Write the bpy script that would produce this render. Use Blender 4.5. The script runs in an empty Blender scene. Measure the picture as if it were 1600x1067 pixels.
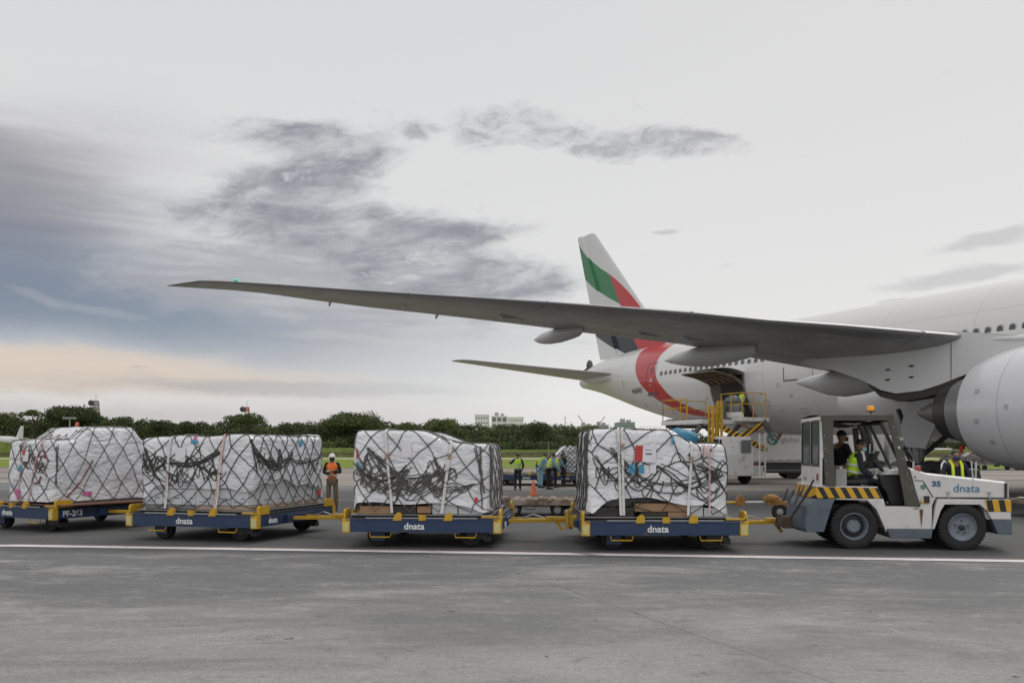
import bpy, bmesh, math, random
from math import sin, cos, pi, atan, atan2, sqrt, radians, exp
from mathutils import Vector, Matrix, noise
random.seed(7)
F = 1431.8; H = 1.779; HOR = 702.0
scene = bpy.context.scene; C = scene.collection

# ------------------------------------------------------------------ camera
cam = bpy.data.cameras.new('camera'); camo = bpy.data.objects.new('camera', cam); C.objects.link(camo)
camo.location = (0, 0, H); camo.rotation_euler = (radians(90), 0, 0)
cam.sensor_width = 36; cam.lens = 36*F/1600; cam.shift_y = (HOR-533.5)/1600
cam.clip_end = 6000; cam.clip_start = .1
scene.camera = camo
scene.render.resolution_x = 1024; scene.render.resolution_y = 682
scene.render.engine = 'CYCLES'
scene.view_settings.view_transform = 'Standard'; scene.view_settings.look = 'None'
scene.view_settings.exposure = 0.0; scene.view_settings.gamma = 1.0

# ------------------------------------------------------------------ node maths helper
class Nd:
    """a shader socket (or number) that supports arithmetic"""
    def __init__(s, t, v): s.t = t; s.v = v
    def m(s, op, *a, clamp=False):
        n = s.t.nodes.new('ShaderNodeMath'); n.operation = op; n.use_clamp = clamp
        for i, x in enumerate((s,)+a):
            if isinstance(x, Nd): x = x.v
            if isinstance(x, (int, float)): n.inputs[i].default_value = x
            else: s.t.links.new(x, n.inputs[i])
        return Nd(s.t, n.outputs[0])
    def __add__(s, o): return s.m('ADD', o)
    __radd__ = __add__
    def __sub__(s, o): return s.m('SUBTRACT', o)
    def __rsub__(s, o): return Nd(s.t, o).m('SUBTRACT', s)
    def __mul__(s, o): return s.m('MULTIPLY', o)
    __rmul__ = __mul__
    def __truediv__(s, o): return s.m('DIVIDE', o)
    def gt(s, o): return s.m('GREATER_THAN', o)
    def lt(s, o): return s.m('LESS_THAN', o)
    def sat(s): return s.m('ADD', 0.0, clamp=True)
    def step(s, a, b):      # smoothstep a..b
        n = s.t.nodes.new('ShaderNodeMapRange'); n.interpolation_type = 'SMOOTHSTEP'
        s.t.links.new(s.v, n.inputs[0]); n.inputs[1].default_value = a; n.inputs[2].default_value = b
        return Nd(s.t, n.outputs[0])
    def curve(s, pts):      # y = f(s) through pts
        x0, x1 = pts[0][0], pts[-1][0]; ys = [p[1] for p in pts]; y0, y1 = min(ys), max(ys)
        n = s.t.nodes.new('ShaderNodeFloatCurve'); c = n.mapping.curves[0]
        q = [((x-x0)/(x1-x0), (y-y0)/(y1-y0+1e-9)) for x, y in pts]
        c.points[0].location = q[0]; c.points[-1].location = q[-1]
        for p in q[1:-1]: c.points.new(*p)
        n.mapping.update()
        i = (s-x0)*(1/(x1-x0)); s.t.links.new(i.v, n.inputs['Value'])
        return Nd(s.t, n.outputs[0])*(y1-y0)+y0
def mixc(t, f, a, b, mode='MIX'):
    n = t.nodes.new('ShaderNodeMix'); n.data_type = 'RGBA'; n.blend_type = mode
    for sk, x in ((n.inputs[0], f), (n.inputs[6], a), (n.inputs[7], b)):
        if isinstance(x, Nd): x = x.v
        if isinstance(x, (int, float)): sk.default_value = x
        elif isinstance(x, tuple): sk.default_value = (*x, 1) if len(x) == 3 else x
        else: t.links.new(x, sk)
    return n.outputs[2]
def noise_nd(t, vec, scale, detail=3, rough=.5, dist=0.0):
    n = t.nodes.new('ShaderNodeTexNoise'); n.inputs['Scale'].default_value = scale
    n.inputs['Detail'].default_value = detail; n.inputs['Roughness'].default_value = rough; n.inputs['Distortion'].default_value = dist
    t.links.new(vec, n.inputs['Vector']); return Nd(t, n.outputs[0])
def comb(t, x, y, z):
    n = t.nodes.new('ShaderNodeCombineXYZ')
    for i, a in enumerate((x, y, z)):
        if isinstance(a, Nd): a = a.v
        if isinstance(a, (int, float)): n.inputs[i].default_value = a
        else: t.links.new(a, n.inputs[i])
    return n.outputs[0]
def sep(t, v):
    n = t.nodes.new('ShaderNodeSeparateXYZ'); t.links.new(v, n.inputs[0])
    return [Nd(t, o) for o in n.outputs]

# ------------------------------------------------------------------ sky and sun
SUN_EL, SUN_AZ = radians(48), radians(35)      # soft high light through cloud, azimuth from +Y towards +X
w = bpy.data.worlds.new('World'); scene.world = w; w.use_nodes = True
t = w.node_tree; t.nodes.clear()
out = t.nodes.new('ShaderNodeOutputWorld'); bg = t.nodes.new('ShaderNodeBackground'); t.links.new(bg.outputs[0], out.inputs[0])
sky = t.nodes.new('ShaderNodeTexSky'); sky.sky_type = 'NISHITA'; sky.sun_disc = False
sky.sun_elevation = SUN_EL; sky.sun_rotation = SUN_AZ; sky.dust_density = 3; sky.air_density = 1.2
tc = t.nodes.new('ShaderNodeTexCoord'); dx, dy, dz = sep(t, tc.outputs['Generated'])
az = dx.m('ARCTAN2', dy); el = dz.m('ARCSINE')
def A(u): return atan((u-800)/F)
def EL(u, v): return atan((HOR-v)/F*cos(A(u)))
warp = noise_nd(t, comb(t, az*3.0, el*7.0, 0.3), 2.0, 5, .6)-.5
warp2 = noise_nd(t, comb(t, az*3.0, el*7.0, 5.3), 2.0, 5, .6)-.5
fr = noise_nd(t, comb(t, az*4.0+warp*.5, el*11.0-az*1.5, 1.7), 3.6, 10, .60, .35)-.5      # streaky cloud detail
fr2 = noise_nd(t, comb(t, az*5.0, el*12.0-az*1.0+warp2*.6, 9.7), 5.2, 10, .62, .5)-.5
fr3 = noise_nd(t, comb(t, az*2.0, el*16.0, 4.7), 3.0, 9, .6, .3)-.5
azw = az+warp*.07; elw = el+warp2*.035
def G(u, v, su, sv, rot=0, a=azw, e=elw):
    a0, e0 = A(u), EL(u, v); c2 = cos(a0)**2
    sa, se = su/F*c2, sv/F*cos(a0)
    x = a-a0; y = e-e0; r = radians(rot); cr, sr = cos(r), sin(r)
    p = (x*cr+y*sr)*(1/sa); q = (y*cr-x*sr)*(1/se)
    return (p*p+q*q)
def blob(u, v, su, sv, rot=0, n=fr, amp=.9, lo=-.15, hi=.55, **k):
    g = (G(u, v, su, sv, rot, **k)*-1.0).m('EXPONENT')
    return (g+(n*amp)-.28).step(lo, hi) if amp else g
col = mixc(t, el.step(0, .5), (.80, .795, .79), (.70, .70, .705))
def lay(f, c, k=1.0):
    global col
    col = mixc(t, (f*k).sat(), col, c)
sm = dict(amp=0)
lay(blob(-20, 350, 420, 150, 0, n=fr3, amp=.5, lo=0, hi=.85), (.22, .222, .265), .97)
lay(blob(120, 235, 330, 110, 5, n=fr3, amp=.5, lo=0, hi=1.0), (.50, .495, .51), .6)
lay(blob(-60, 250, 330, 90, 0, n=fr3, amp=.6, lo=0, hi=.8), (.30, .295, .325), .8)
lay(blob(230, 480, 420, 78, -4, **sm), (.24, .285, .355), .97)
lay(blob(-100, 455, 280, 66, 0, **sm), (.20, .25, .33), .85)
lay(blob(560, 480, 230, 95, -6, **sm), (.40, .42, .47), .75)
lay(blob(640, 560, 300, 55, -4, **sm), (.45, .47, .50), .7)
lay((blob(60, 583, 620, 36, -1, n=fr3, amp=.7, lo=-.1, hi=.6)), (.70, .60, .51), .95)
lay(blob(60, 556, 360, 20, -1, n=fr3, amp=.4), (.74, .62, .52), .7)
lay(blob(0, 650, 900, 30, 0, **sm), (.50, .47, .47), .75)
lay(blob(480, 608, 300, 11, -1, n=fr3, amp=1.0), (.43, .44, .47), .6)
lay(blob(250, 600, 500, 26, 0, n=fr3, amp=1.6, lo=.2, hi=.8), (.47, .45, .46), .4)
# broken cloud: fractal texture gated by where the cloud banks stand
def bank_(*L, **k):
    g = None
    for q in L:
        x_ = (G(*q)*-1.0).m('EXPONENT'); g = x_ if g is None else g+x_
    return g.m('MINIMUM', 1.0)
M1 = bank_((400, 318, 150, 42, 12), (520, 258, 140, 40, 14), (450, 208, 130, 30, 4), (560, 350, 150, 34, 0), (620, 400, 190, 30, -4), (735, 362, 110, 22, 8), (790, 445, 140, 30, -3), (640, 445, 150, 26, 3))
M2 = bank_((770, 205, 66, 36, 20), (900, 212, 190, 32, -4), (1060, 228, 120, 18, -2), (640, 215, 40, 14, 10))
M3 = bank_((470, 400, 270, 80, 4), (330, 440, 170, 40, 4), (700, 500, 240, 60, 0))
lay((M3*.9+fr2*2.0-.4).step(-.1, .8), (.56, .55, .55), .7)
lay((M3*.9+fr3*2.6+fr2*.8-.5).step(0, .55), (.35, .36, .40), .6)
lay((M1*1.0+fr*1.7+fr2*.7-.38).step(-.1, .75), (.40, .405, .435), .9)
lay((M1*.95+fr*2.1+fr2*1.3-.72).step(-.05, .8), (.23, .242, .285), .85)
lay((M1*.55+fr2*2.6-.75).step(0, .35), (.74, .73, .72), .55)
lay((M2*.95+fr2*2.0+fr*.6-.45).step(-.05, .8), (.46, .46, .475), .85)
lay((M2*.85+fr2*2.6-.8).step(0, .5), (.38, .38, .40), .7)
for a in ((1048, 358, 34, 5, 5), (1393, 466, 26, 5, 8), (1500, 430, 140, 16, 4), (1540, 380, 110, 14, 8), (205, 573, 18, 3, 0)):
    lay(blob(*a, n=fr2, amp=.7, lo=0, hi=.6), (.44, .44, .455), .5)
for a in ((130, 485, 110, 7, -8), (640, 475, 200, 10, -4), (560, 530, 220, 9, -3), (60, 470, 60, 9, -20)):
    lay(blob(*a, n=fr2, amp=1.0, lo=0, hi=.6), (.58, .56, .56), .55)
lay(blob(230, 498, 330, 40, -4, **sm), (.235, .295, .375), .6)
lay(blob(-60, 430, 260, 60, 0, **sm), (.20, .235, .31), .6)
lay(blob(770, 580, 260, 60, 0, **sm), (.70, .70, .70), .6)
lay(blob(980, 620, 240, 60, 0, **sm), (.86, .86, .85), .8)
BACK_FILL = 1.02  # unseen sky behind and overhead, brightened as added fill light
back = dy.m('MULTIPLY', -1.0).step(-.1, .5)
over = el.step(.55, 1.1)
col = mixc(t, back.m('MAXIMUM', over), col, (BACK_FILL, BACK_FILL*.99, BACK_FILL*.98))
col = mixc(t, dz.step(-.06, -.01), (.25, .25, .25), col)
skyb = mixc(t, 1.0, sky.outputs[0], (.10, .10, .10), 'MULTIPLY')      # the clear sky behind the cloud, at 0.1
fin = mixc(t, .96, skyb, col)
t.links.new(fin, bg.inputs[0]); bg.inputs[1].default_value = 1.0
sun = bpy.data.lights.new('sun', 'SUN'); sun.energy = .9; sun.angle = radians(22); sun.color = (1, .97, .92)
suno = bpy.data.objects.new('sun', sun); C.objects.link(suno)
suno.rotation_euler = (radians(90)-SUN_EL, 0, -SUN_AZ+pi+0)
suno.rotation_euler = Vector((-sin(SUN_AZ)*cos(SUN_EL), -cos(SUN_AZ)*cos(SUN_EL), -sin(SUN_EL))).to_track_quat('-Z', 'Y').to_euler()

# ------------------------------------------------------------------ materials
MATS = {}
def mat(name, c, rough=.6, metal=0, var=.12, vs=2.0, bump=0, bs=20, dirt=None, ds=1.5, dth=(.5, .75), spec=.5, alpha=1, trans=0, emit=0):
    if name in MATS: return MATS[name]
    m = bpy.data.materials.new(name); m.use_nodes = True; t = m.node_tree; p = t.nodes['Principled BSDF']
    p.inputs['Roughness'].default_value = rough; p.inputs['Metallic'].default_value = metal
    p.inputs['Specular IOR Level'].default_value = spec; p.inputs['Alpha'].default_value = alpha
    p.inputs['Transmission Weight'].default_value = trans
    tcn = t.nodes.new('ShaderNodeTexCoord').outputs['Object']
    n = noise_nd(t, tcn, vs, 4, .6)
    col = mixc(t, 1.0, c, comb(t, *[(n*2*var+(1-var))]*3), 'MULTIPLY')
    if dirt:
        col = mixc(t, noise_nd(t, tcn, ds, 6, .7).step(*dth)*.75, col, dirt)
    t.links.new(col, p.inputs['Base Color'])
    if bump:
        b = t.nodes.new('ShaderNodeBump'); b.inputs['Strength'].default_value = bump; b.inputs['Distance'].default_value = .02
        t.links.new(noise_nd(t, tcn, bs, 5, .6).v, b.inputs['Height']); t.links.new(b.outputs[0], p.inputs['Normal'])
    if emit: p.inputs['Emission Color'].default_value = (*c, 1); p.inputs['Emission Strength'].default_value = emit
    MATS[name] = m; return m
def matnodes(name):
    m = bpy.data.materials.new(name); m.use_nodes = True; t = m.node_tree
    MATS[name] = m; return m, t, t.nodes['Principled BSDF'], t.nodes.new('ShaderNodeTexCoord').outputs['Object']

# ------------------------------------------------------------------ mesh builder
class MB:
    def __init__(s): s.v = []; s.f = []; s.mi = []; s.cur = 0; s.M = None
    def add(s, vs, fs):
        o = len(s.v)
        if s.M is not None: vs = [tuple(s.M @ Vector(p)) for p in vs]
        s.v += [tuple(p) for p in vs]; s.f += [tuple(i+o for i in f) for f in fs]; s.mi += [s.cur]*len(fs); return s
    def box(s, x0, x1, y0, y1, z0, z1):
        return s.add([(x0,y0,z0),(x1,y0,z0),(x1,y1,z0),(x0,y1,z0),(x0,y0,z1),(x1,y0,z1),(x1,y1,z1),(x0,y1,z1)],
                     [(0,3,2,1),(4,5,6,7),(0,1,5,4),(1,2,6,5),(2,3,7,6),(3,0,4,7)])
    def bar(s, p0, p1, w, h, up=(0,0,1)):
        p0, p1 = Vector(p0), Vector(p1); d = (p1-p0).normalized(); u = Vector(up)
        if abs(d.dot(u)) > .95: u = Vector((0,1,0))
        a = d.cross(u).normalized()*w/2; b = a.cross(d).normalized()*h/2
        return s.add([p0-a-b, p0+a-b, p0+a+b, p0-a+b, p1-a-b, p1+a-b, p1+a+b, p1-a+b],
                     [(0,1,2,3),(7,6,5,4),(0,4,5,1),(1,5,6,2),(2,6,7,3),(3,7,4,0)])
    def tube(s, pts, r, n=6, cap=True, closed=False):
        pts = [Vector(p) for p in pts]; k = len(pts); vs = []; fs = []; prev = None
        for i, p in enumerate(pts):
            d = (pts[(i+1) % k] if (i < k-1 or closed) else p)-(pts[i-1] if (i > 0 or closed) else p)
            if d.length < 1e-9: d = Vector((0,0,1))
            d.normalize()
            if prev is None:
                a = d.cross(Vector((0,0,1)) if abs(d.z) < .9 else Vector((1,0,0)))
            else: a = prev-d*prev.dot(d)
            a.normalize(); prev = a; b = d.cross(a); rr = r[i] if isinstance(r, (list, tuple)) else r
            vs += [p+(a*cos(2*pi*j/n)+b*sin(2*pi*j/n))*rr for j in range(n)]
        for i in range(k if closed else k-1):
            for j in range(n):
                q = (i+1) % k
                fs.append((i*n+j, i*n+(j+1) % n, q*n+(j+1) % n, q*n+j))
        if cap and not closed: fs += [tuple(range(n))[::-1], tuple((k-1)*n+j for j in range(n))]
        return s.add(vs, fs)
    def cyl(s, p0, p1, r, n=16): return s.tube([p0, p1], r, n)
    def prism(s, poly, y0, y1, ax='y'):
        k = len(poly)
        f = {'y': lambda a, b, c: (a, c, b), 'x': lambda a, b, c: (c, a, b), 'z': lambda a, b, c: (a, b, c)}[ax]
        vs = [f(a, b, y0) for a, b in poly]+[f(a, b, y1) for a, b in poly]
        fs = [tuple(range(k)), tuple(range(2*k-1, k-1, -1))]+[(i, k+i, k+(i+1) % k, (i+1) % k) for i in range(k)]
        return s.add(vs, fs)
    def lathe(s, prof, o, d=(1,0,0), n=24, closed=False):
        d = Vector(d).normalized(); o = Vector(o); a = d.cross(Vector((0,0,1)) if abs(d.z) < .9 else Vector((1,0,0))).normalized(); b = d.cross(a)
        vs = []; fs = []; k = len(prof)
        for r, tt in prof: vs += [o+d*tt+(a*cos(2*pi*j/n)+b*sin(2*pi*j/n))*r for j in range(n)]
        for i in range(k if closed else k-1):
            q = (i+1) % k
            for j in range(n): fs.append((i*n+j, i*n+(j+1) % n, q*n+(j+1) % n, q*n+j))
        return s.add(vs, fs)
    def ell(s, c, rx, ry, rz, nu=16, nv=10, zmin=-1.0):
        vs = []; fs = []
        for i in range(nv+1):
            ph = -pi/2+pi*i/nv; ph = max(ph, math.asin(max(-1, zmin)))
            vs += [(c[0]+rx*cos(ph)*cos(2*pi*j/nu), c[1]+ry*cos(ph)*sin(2*pi*j/nu), c[2]+rz*sin(ph)) for j in range(nu)]
        for i in range(nv):
            for j in range(nu): fs.append((i*nu+j, i*nu+(j+1) % nu, (i+1)*nu+(j+1) % nu, (i+1)*nu+j))
        return s.add(vs, fs)
    def grid(s, fn, nu, nv, wrap=False):
        vs = [fn(i/nu, j/nv) for j in range(nv+1) for i in range(nu if wrap else nu+1)]
        W = nu if wrap else nu+1; fs = []
        for j in range(nv):
            for i in range(nu): fs.append((j*W+i, j*W+(i+1) % W, (j+1)*W+(i+1) % W, (j+1)*W+i))
        return s.add(vs, fs)
    def build(s, name, m, parent=None, smooth=None, bevel=0, loc=None, flip=False):
        me = bpy.data.meshes.new(name); me.from_pydata(s.v, [], s.f)
        ms = m if isinstance(m, (list, tuple)) else [m]
        for x in ms: me.materials.append(x)
        if len(ms) > 1: me.polygons.foreach_set('material_index', s.mi)
        if len(s.f) < 60000:
            bm = bmesh.new(); bm.from_mesh(me)
            if len(s.f) < 20000: bmesh.ops.remove_doubles(bm, verts=bm.verts, dist=1e-5)
            if not flip: bmesh.ops.recalc_face_normals(bm, faces=bm.faces)
            bm.to_mesh(me); bm.free()
        if smooth is not None:
            me.shade_smooth(); me.set_sharp_from_angle(angle=radians(smooth))
        me.update()
        o = bpy.data.objects.new(name, me); C.objects.link(o)
        if parent: o.parent = parent
        if loc: o.location = loc
        if bevel:
            b = o.modifiers.new('bevel', 'BEVEL'); b.width = bevel; b.segments = 2; b.limit_method = 'ANGLE'; b.angle_limit = radians(40)
        return o
def tag(o, label=None, cat=None, group=None, kind=None):
    if label: o['label'] = label
    if cat: o['category'] = cat
    if group: o['group'] = group
    if kind: o['kind'] = kind
    return o
def thing(name, label, cat, loc=(0,0,0), rz=0, group=None):
    o = bpy.data.objects.new(name, None); C.objects.link(o); o.location = loc; o.rotation_euler = (0,0,rz); o.empty_display_size = .2
    return tag(o, label, cat, group)
def copy_tree(o, parent=None):
    c = o.copy(); C.objects.link(c)
    if parent: c.parent = parent
    for ch in list(o.children): copy_tree(ch, c)
    return c
def text(body, size, m, parent, loc, rot=(pi/2,0,0), name='lettering', ext=.003, bold=0, ax='LEFT', sx=1, space=1):
    cu = bpy.data.curves.new('txt', 'FONT'); cu.body = body; cu.size = size; cu.extrude = ext; cu.offset = bold; cu.align_x = ax; cu.space_character = space
    o = bpy.data.objects.new('txt', cu); C.objects.link(o); bpy.context.view_layer.update()
    me = bpy.data.meshes.new_from_object(o.evaluated_get(bpy.context.evaluated_depsgraph_get()))
    bpy.data.objects.remove(o)
    me.materials.clear(); me.materials.append(m)
    n = bpy.data.objects.new(name, me); C.objects.link(n); n.parent = parent; n.location = loc; n.rotation_euler = rot; n.scale = (sx,1,1)
    return n
def gp(v, u=None):      # ground distance of pixel row v (and x of pixel column u)
    d = H*F/(v-HOR); return d if u is None else ((u-800)*d/F, d)
# ------------------------------------------------------------------ ground
m, t, p, tc_ = matnodes('apron_concrete'); X, Y, Z = sep(t, tc_)
n1 = noise_nd(t, comb(t, X*.5, Y*1.1, 0), .55, 7, .65, .6); n2 = noise_nd(t, tc_, 14, 6, .7); n3 = noise_nd(t, comb(t, X*.35, Y*2.2, 3), 1.1, 6, .7, .4)
n4 = noise_nd(t, tc_, 90, 3, .7)
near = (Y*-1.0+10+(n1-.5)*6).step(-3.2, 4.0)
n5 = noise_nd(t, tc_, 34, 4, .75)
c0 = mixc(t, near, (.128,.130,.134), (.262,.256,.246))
c0 = mixc(t, n1.step(.5,.72)*.8, c0, (.31,.30,.29))
c0 = mixc(t, n3.step(.52,.75)*.5, c0, (.28,.272,.262))
n6 = noise_nd(t, comb(t, X*1.3, Y*2.0, 6), 1.6, 8, .78, .8)
c0 = mixc(t, n6.step(.5,.68)*.6, c0, (.33,.32,.31))
c0 = mixc(t, n6.step(.46,.32)*.6, c0, (.10,.102,.106))
c0 = mixc(t, n1.step(.52,.34)*.5, c0, (.125,.127,.13))
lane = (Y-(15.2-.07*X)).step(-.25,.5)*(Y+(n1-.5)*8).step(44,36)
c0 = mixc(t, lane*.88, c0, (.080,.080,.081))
tr = (noise_nd(t, comb(t, X*.03, Y*2.4, 8), 1.0, 5, .6)).step(.55,.7)
c0 = mixc(t, lane*tr*.5, c0, (.10,.10,.098))
far = (Y+(n1-.5)*5+(X-4)*.25).step(40.5,43)
c0 = mixc(t, far*.8, c0, (.30,.26,.225))
st = noise_nd(t, comb(t, X*.02, Y*.5, 2), 1.0, 5, .6)
c0 = mixc(t, far*st.step(.5,.62)*.8, c0, (.12,.115,.11))
def seam(x0, y0, x1, y1, wd, k):
    global c0
    L = sqrt((x1-x0)**2+(y1-y0)**2); nx, ny = -(y1-y0)/L, (x1-x0)/L
    dd = ((X-x0)*nx+(Y-y0)*ny+(n3-.5)*.05).m('ABSOLUTE')
    al = ((X-x0)*(-ny*-1)+(Y-y0)*(-nx)) if False else ((X-x0)*((x1-x0)/L)+(Y-y0)*((y1-y0)/L))
    c0 = mixc(t, dd.step(wd, 0)*al.gt(0)*al.lt(L)*k*(n2*.6+.5), c0, (.07,.07,.07))
seam(.31, 12.7, 2.9, 5.8, .016, .8); seam(-6.5, 7.3, .2, 9.1, .02, .5); seam(-6, 14.2, 9, 12.2, .014, .35)
seam(.2, 9.1, 2.0, 9.35, .02, .3)
sk = noise_nd(t, comb(t, (X+Y*.55)*.7, (Y-X*.55)*9, 4), 1.0, 6, .75)
c0 = mixc(t, sk.step(.64,.72)*.35, c0, (.34,.33,.31))
c0 = mixc(t, sk.step(.36,.30)*.35, c0, (.08,.08,.08))
dots = noise_nd(t, tc_, 5.5, 2, .5)
c0 = mixc(t, dots.step(.275,.25)*.8, c0, (.05,.05,.05))
c0 = mixc(t, dots.step(.735,.76)*.5, c0, (.42,.41,.39))
c0 = mixc(t, 1.0, c0, comb(t, *[(n2-.5)*.75+(n4-.5)*1.5+(n5-.5)*1.1+1.0]*3), 'MULTIPLY')
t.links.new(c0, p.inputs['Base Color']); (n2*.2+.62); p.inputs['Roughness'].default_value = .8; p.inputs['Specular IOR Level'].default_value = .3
b = t.nodes.new('ShaderNodeBump'); b.inputs['Strength'].default_value = .35; b.inputs['Distance'].default_value = .006
t.links.new((n4+n2).v, b.inputs['Height']); t.links.new(b.outputs[0], p.inputs['Normal'])
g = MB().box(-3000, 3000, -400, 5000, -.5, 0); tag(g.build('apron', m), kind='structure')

m, t, p, tc_ = matnodes('grass_ground'); X, Y, Z = sep(t, tc_)
n1 = noise_nd(t, comb(t, X*.06, Y*.2, 0), 1, 5, .6); n2 = noise_nd(t, tc_, .9, 5, .7)
c = mixc(t, n1.step(.4,.65), (.135,.19,.03), (.21,.25,.04)); c = mixc(t, n2.step(.5,.75)*.5, c, (.09,.11,.03))
t.links.new(c, p.inputs['Base Color']); p.inputs['Roughness'].default_value = .95; p.inputs['Specular IOR Level'].default_value = .1
gx = lambda x: 92-.08*x
s = MB().add([(-1500,gx(-1500)+100,.012),(-200,gx(-200),.012),(60,gx(60)-6,.012),(300,120,.012),(1500,300,.012),(1500,3000,.012),(-1500,3000,.012)], [(0,1,2,3,4,5,6)])
tag(s.build('grass_field', m), kind='structure')
s = MB().add([(-400,gx(-400)-7,.008),(60,gx(60)-10,.008),(300,113,.008),(300,121,.008),(60,gx(60)-5.5,.008),(-400,gx(-400)+1.5,.008)], [(0,1,2,3,4,5)])
tag(s.build('dirt_verge', mat('dirt_verge', (.17,.145,.115), .95, var=.3, vs=.8)), kind='structure')
s = MB().add([(-600,176,.016),(600,160,.016),(600,176,.016),(-600,196,.016)], [(0,1,2,3)])
tag(s.build('taxiway', mat('taxiway', (.42,.39,.34), .9, var=.15, vs=.2)), kind='structure')
# long earth bank with grass beyond the taxiway
m, t, p, tc_ = matnodes('bank'); X, Y, Z = sep(t, tc_)
n1 = noise_nd(t, comb(t, X*.12, Y*.2, Z*1.5), 1, 6, .7); n2 = noise_nd(t, comb(t, X*.8, Y*.8, Z*2), 1, 5, .7)
c = mixc(t, n1.step(.42,.62), (.085,.07,.045), (.10,.115,.035)); c = mixc(t, (Z+(n1-.5)*1.0-.9).step(0,.5)*0.9, c, (.12,.165,.035)); c = mixc(t, n2.step(.45,.6)*.75, c, (.04,.045,.02))
t.links.new(c, p.inputs['Base Color']); p.inputs['Roughness'].default_value = 1; p.inputs['Specular IOR Level'].default_value = .05
def bank_h(x):
    return 1.75+max(0, (-20-x)/100)*1.9
def bank(u, v):
    x = -260+560*u; h = bank_h(x); prof = [(0,0),(.12,.15),(.25,.45),(.4,.7),(.7,.95),(1,1)]
    for i in range(5):
        if prof[i][0] <= v <= prof[i+1][0]+1e-6:
            z = prof[i][1]+(prof[i+1][1]-prof[i][1])*(v-prof[i][0])/(prof[i+1][0]-prof[i][0]); break
    nn = noise.noise(Vector((x*.11, v*4, 3)))+.6*noise.noise(Vector((x*.5, v*7, 1)))
    return (x, 205+v*14-x*.03, z*h+nn*.22*min(1, v*5)-.02)
tag(MB().grid(bank, 500, 16).build('grass_bank', m), kind='structure')
s = MB().add([(-600,214,1.5),(600,214,1.5),(600,700,1.2),(-600,700,1.2)], [(0,1,2,3)])
tag(s.build('field_beyond_bank', MATS['grass_ground']), kind='structure')

# painted lines
m, t, p, tc_ = matnodes('line_paint'); n1 = noise_nd(t, tc_, 2.2, 7, .75); n2 = noise_nd(t, tc_, 26, 4, .7); X, Y, Z = sep(t, tc_)
nt = noise_nd(t, comb(t, X*1.6+Y*1.2, Y*.15, 1), 1.2, 4, .6)
wear = ((n1*.6+n2*.4).step(.54,.64)*.55+nt.step(.60,.66)*.8).sat()
c = mixc(t, n1.step(.4,.7)*.4, (.66,.63,.645), (.48,.46,.465)); c = mixc(t, wear, c, (.14,.14,.14))
t.links.new(c, p.inputs['Base Color']); p.inputs['Roughness'].default_value = .6
def strip(pts, wd, z, off=0):
    mb = MB(); vs = []
    for x, y in pts: vs += [(x, y+off-wd/2, z), (x, y+off+wd/2, z)]
    return mb.add(vs, [(2*i, 2*i+2, 2*i+3, 2*i+1) for i in range(len(pts)-1)])
L = [(-40, 12.2), (-9.25, 17.0)]; L = [(-11.5, 16.35), (-9.25, 16.93), (8.14, 14.57), (40, 10.25)]
tag(strip(L, .31, .008).build('white_line', m), kind='structure')
tag(strip(L, .16, .004, .26).build('red_line', mat('red_line', (.20,.12,.12), .8, var=.3, vs=4)), kind='structure')
tag(strip([(-60,44.5),(14,43)], .3, .005).build('lane_marking', mat('faint_line', (.27,.265,.255), .8, var=.3, vs=2)), kind='structure')
tag(strip([(-60,54),(-27.6,50.3)], .55, .006).build('lane_dash', m), kind='structure')
tag(strip([(-40,33.5),(40,30)], .22, .005).build('inner_marking', MATS['faint_line']), kind='structure')

# ------------------------------------------------------------------ the far wood and its trees
m, t, p, tc_ = matnodes('foliage'); 
oi = t.nodes.new('ShaderNodeObjectInfo'); rnd = Nd(t, oi.outputs['Random'])
n1 = noise_nd(t, tc_, .16, 3, .6); n2 = noise_nd(t, tc_, 1.3, 3, .7)
c = mixc(t, (n1+rnd*.25-.1).step(.36,.66), (.042,.06,.024), (.092,.115,.042)); c = mixc(t, n2.step(.45,.75)*.6, c, (.125,.148,.065)); 
t.links.new(c, p.inputs['Base Color']); p.inputs['Roughness'].default_value = .8; p.inputs['Specular IOR Level'].default_value = .15
FOL = m; BARK = mat('bark', (.07,.055,.04), .95)
PROF = [(-400,652),(0,647),(20,652),(45,657),(62,652),(90,652),(105,643),(120,638),(135,641),(150,650),(180,652),(215,657),(250,659),(300,661),(340,660),(360,657),(375,652),(400,654),(420,662),(440,664),(480,660),(520,658),(545,652),(570,652),(590,657),(620,662),(660,662),(690,660),(720,663),(760,665),(800,664),(840,662),(880,664),(920,668),(1000,670),(1050,674),(1200,688),(1330,694),(1700,704)]
def lerp(P, x):
    if x <= P[0][0]: return P[0][1]
    for (a, b), (c_, d) in zip(P, P[1:]):
        if x <= c_: return b+(d-b)*(x-a)/(c_-a)
    return P[-1][1]
R = random.Random(3)
def leaves(mb, c, rx, ry, rz, n, size, front=False):
    vs = []; fs = []
    for i in range(n):
        th = R.uniform(pi, 2*pi) if front else R.uniform(0, 2*pi); ph = math.asin(R.uniform(-.45, 1)); k = R.uniform(.72, 1.08)*(1+.25*noise.noise(Vector((th*2+c[0], ph*2.5, c[1]))))
        P = Vector((c[0]+rx*k*cos(ph)*cos(th), c[1]+ry*k*cos(ph)*sin(th), c[2]+rz*k*sin(ph)))
        a = Vector((R.gauss(0,1), R.gauss(0,1), R.gauss(0,1))).normalized(); b_ = a.orthogonal().normalized(); sz = size*R.uniform(.5, 1.3)
        o = len(vs); vs += [P+a*sz, P+b_*sz*.7, P-a*sz*.9-b_*sz*.3, P-b_*sz*.6+a*.2*sz]; fs.append((o, o+1, o+2, o+3))
    mb.add(vs, fs)
wood = MB()
x = -330.0
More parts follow.
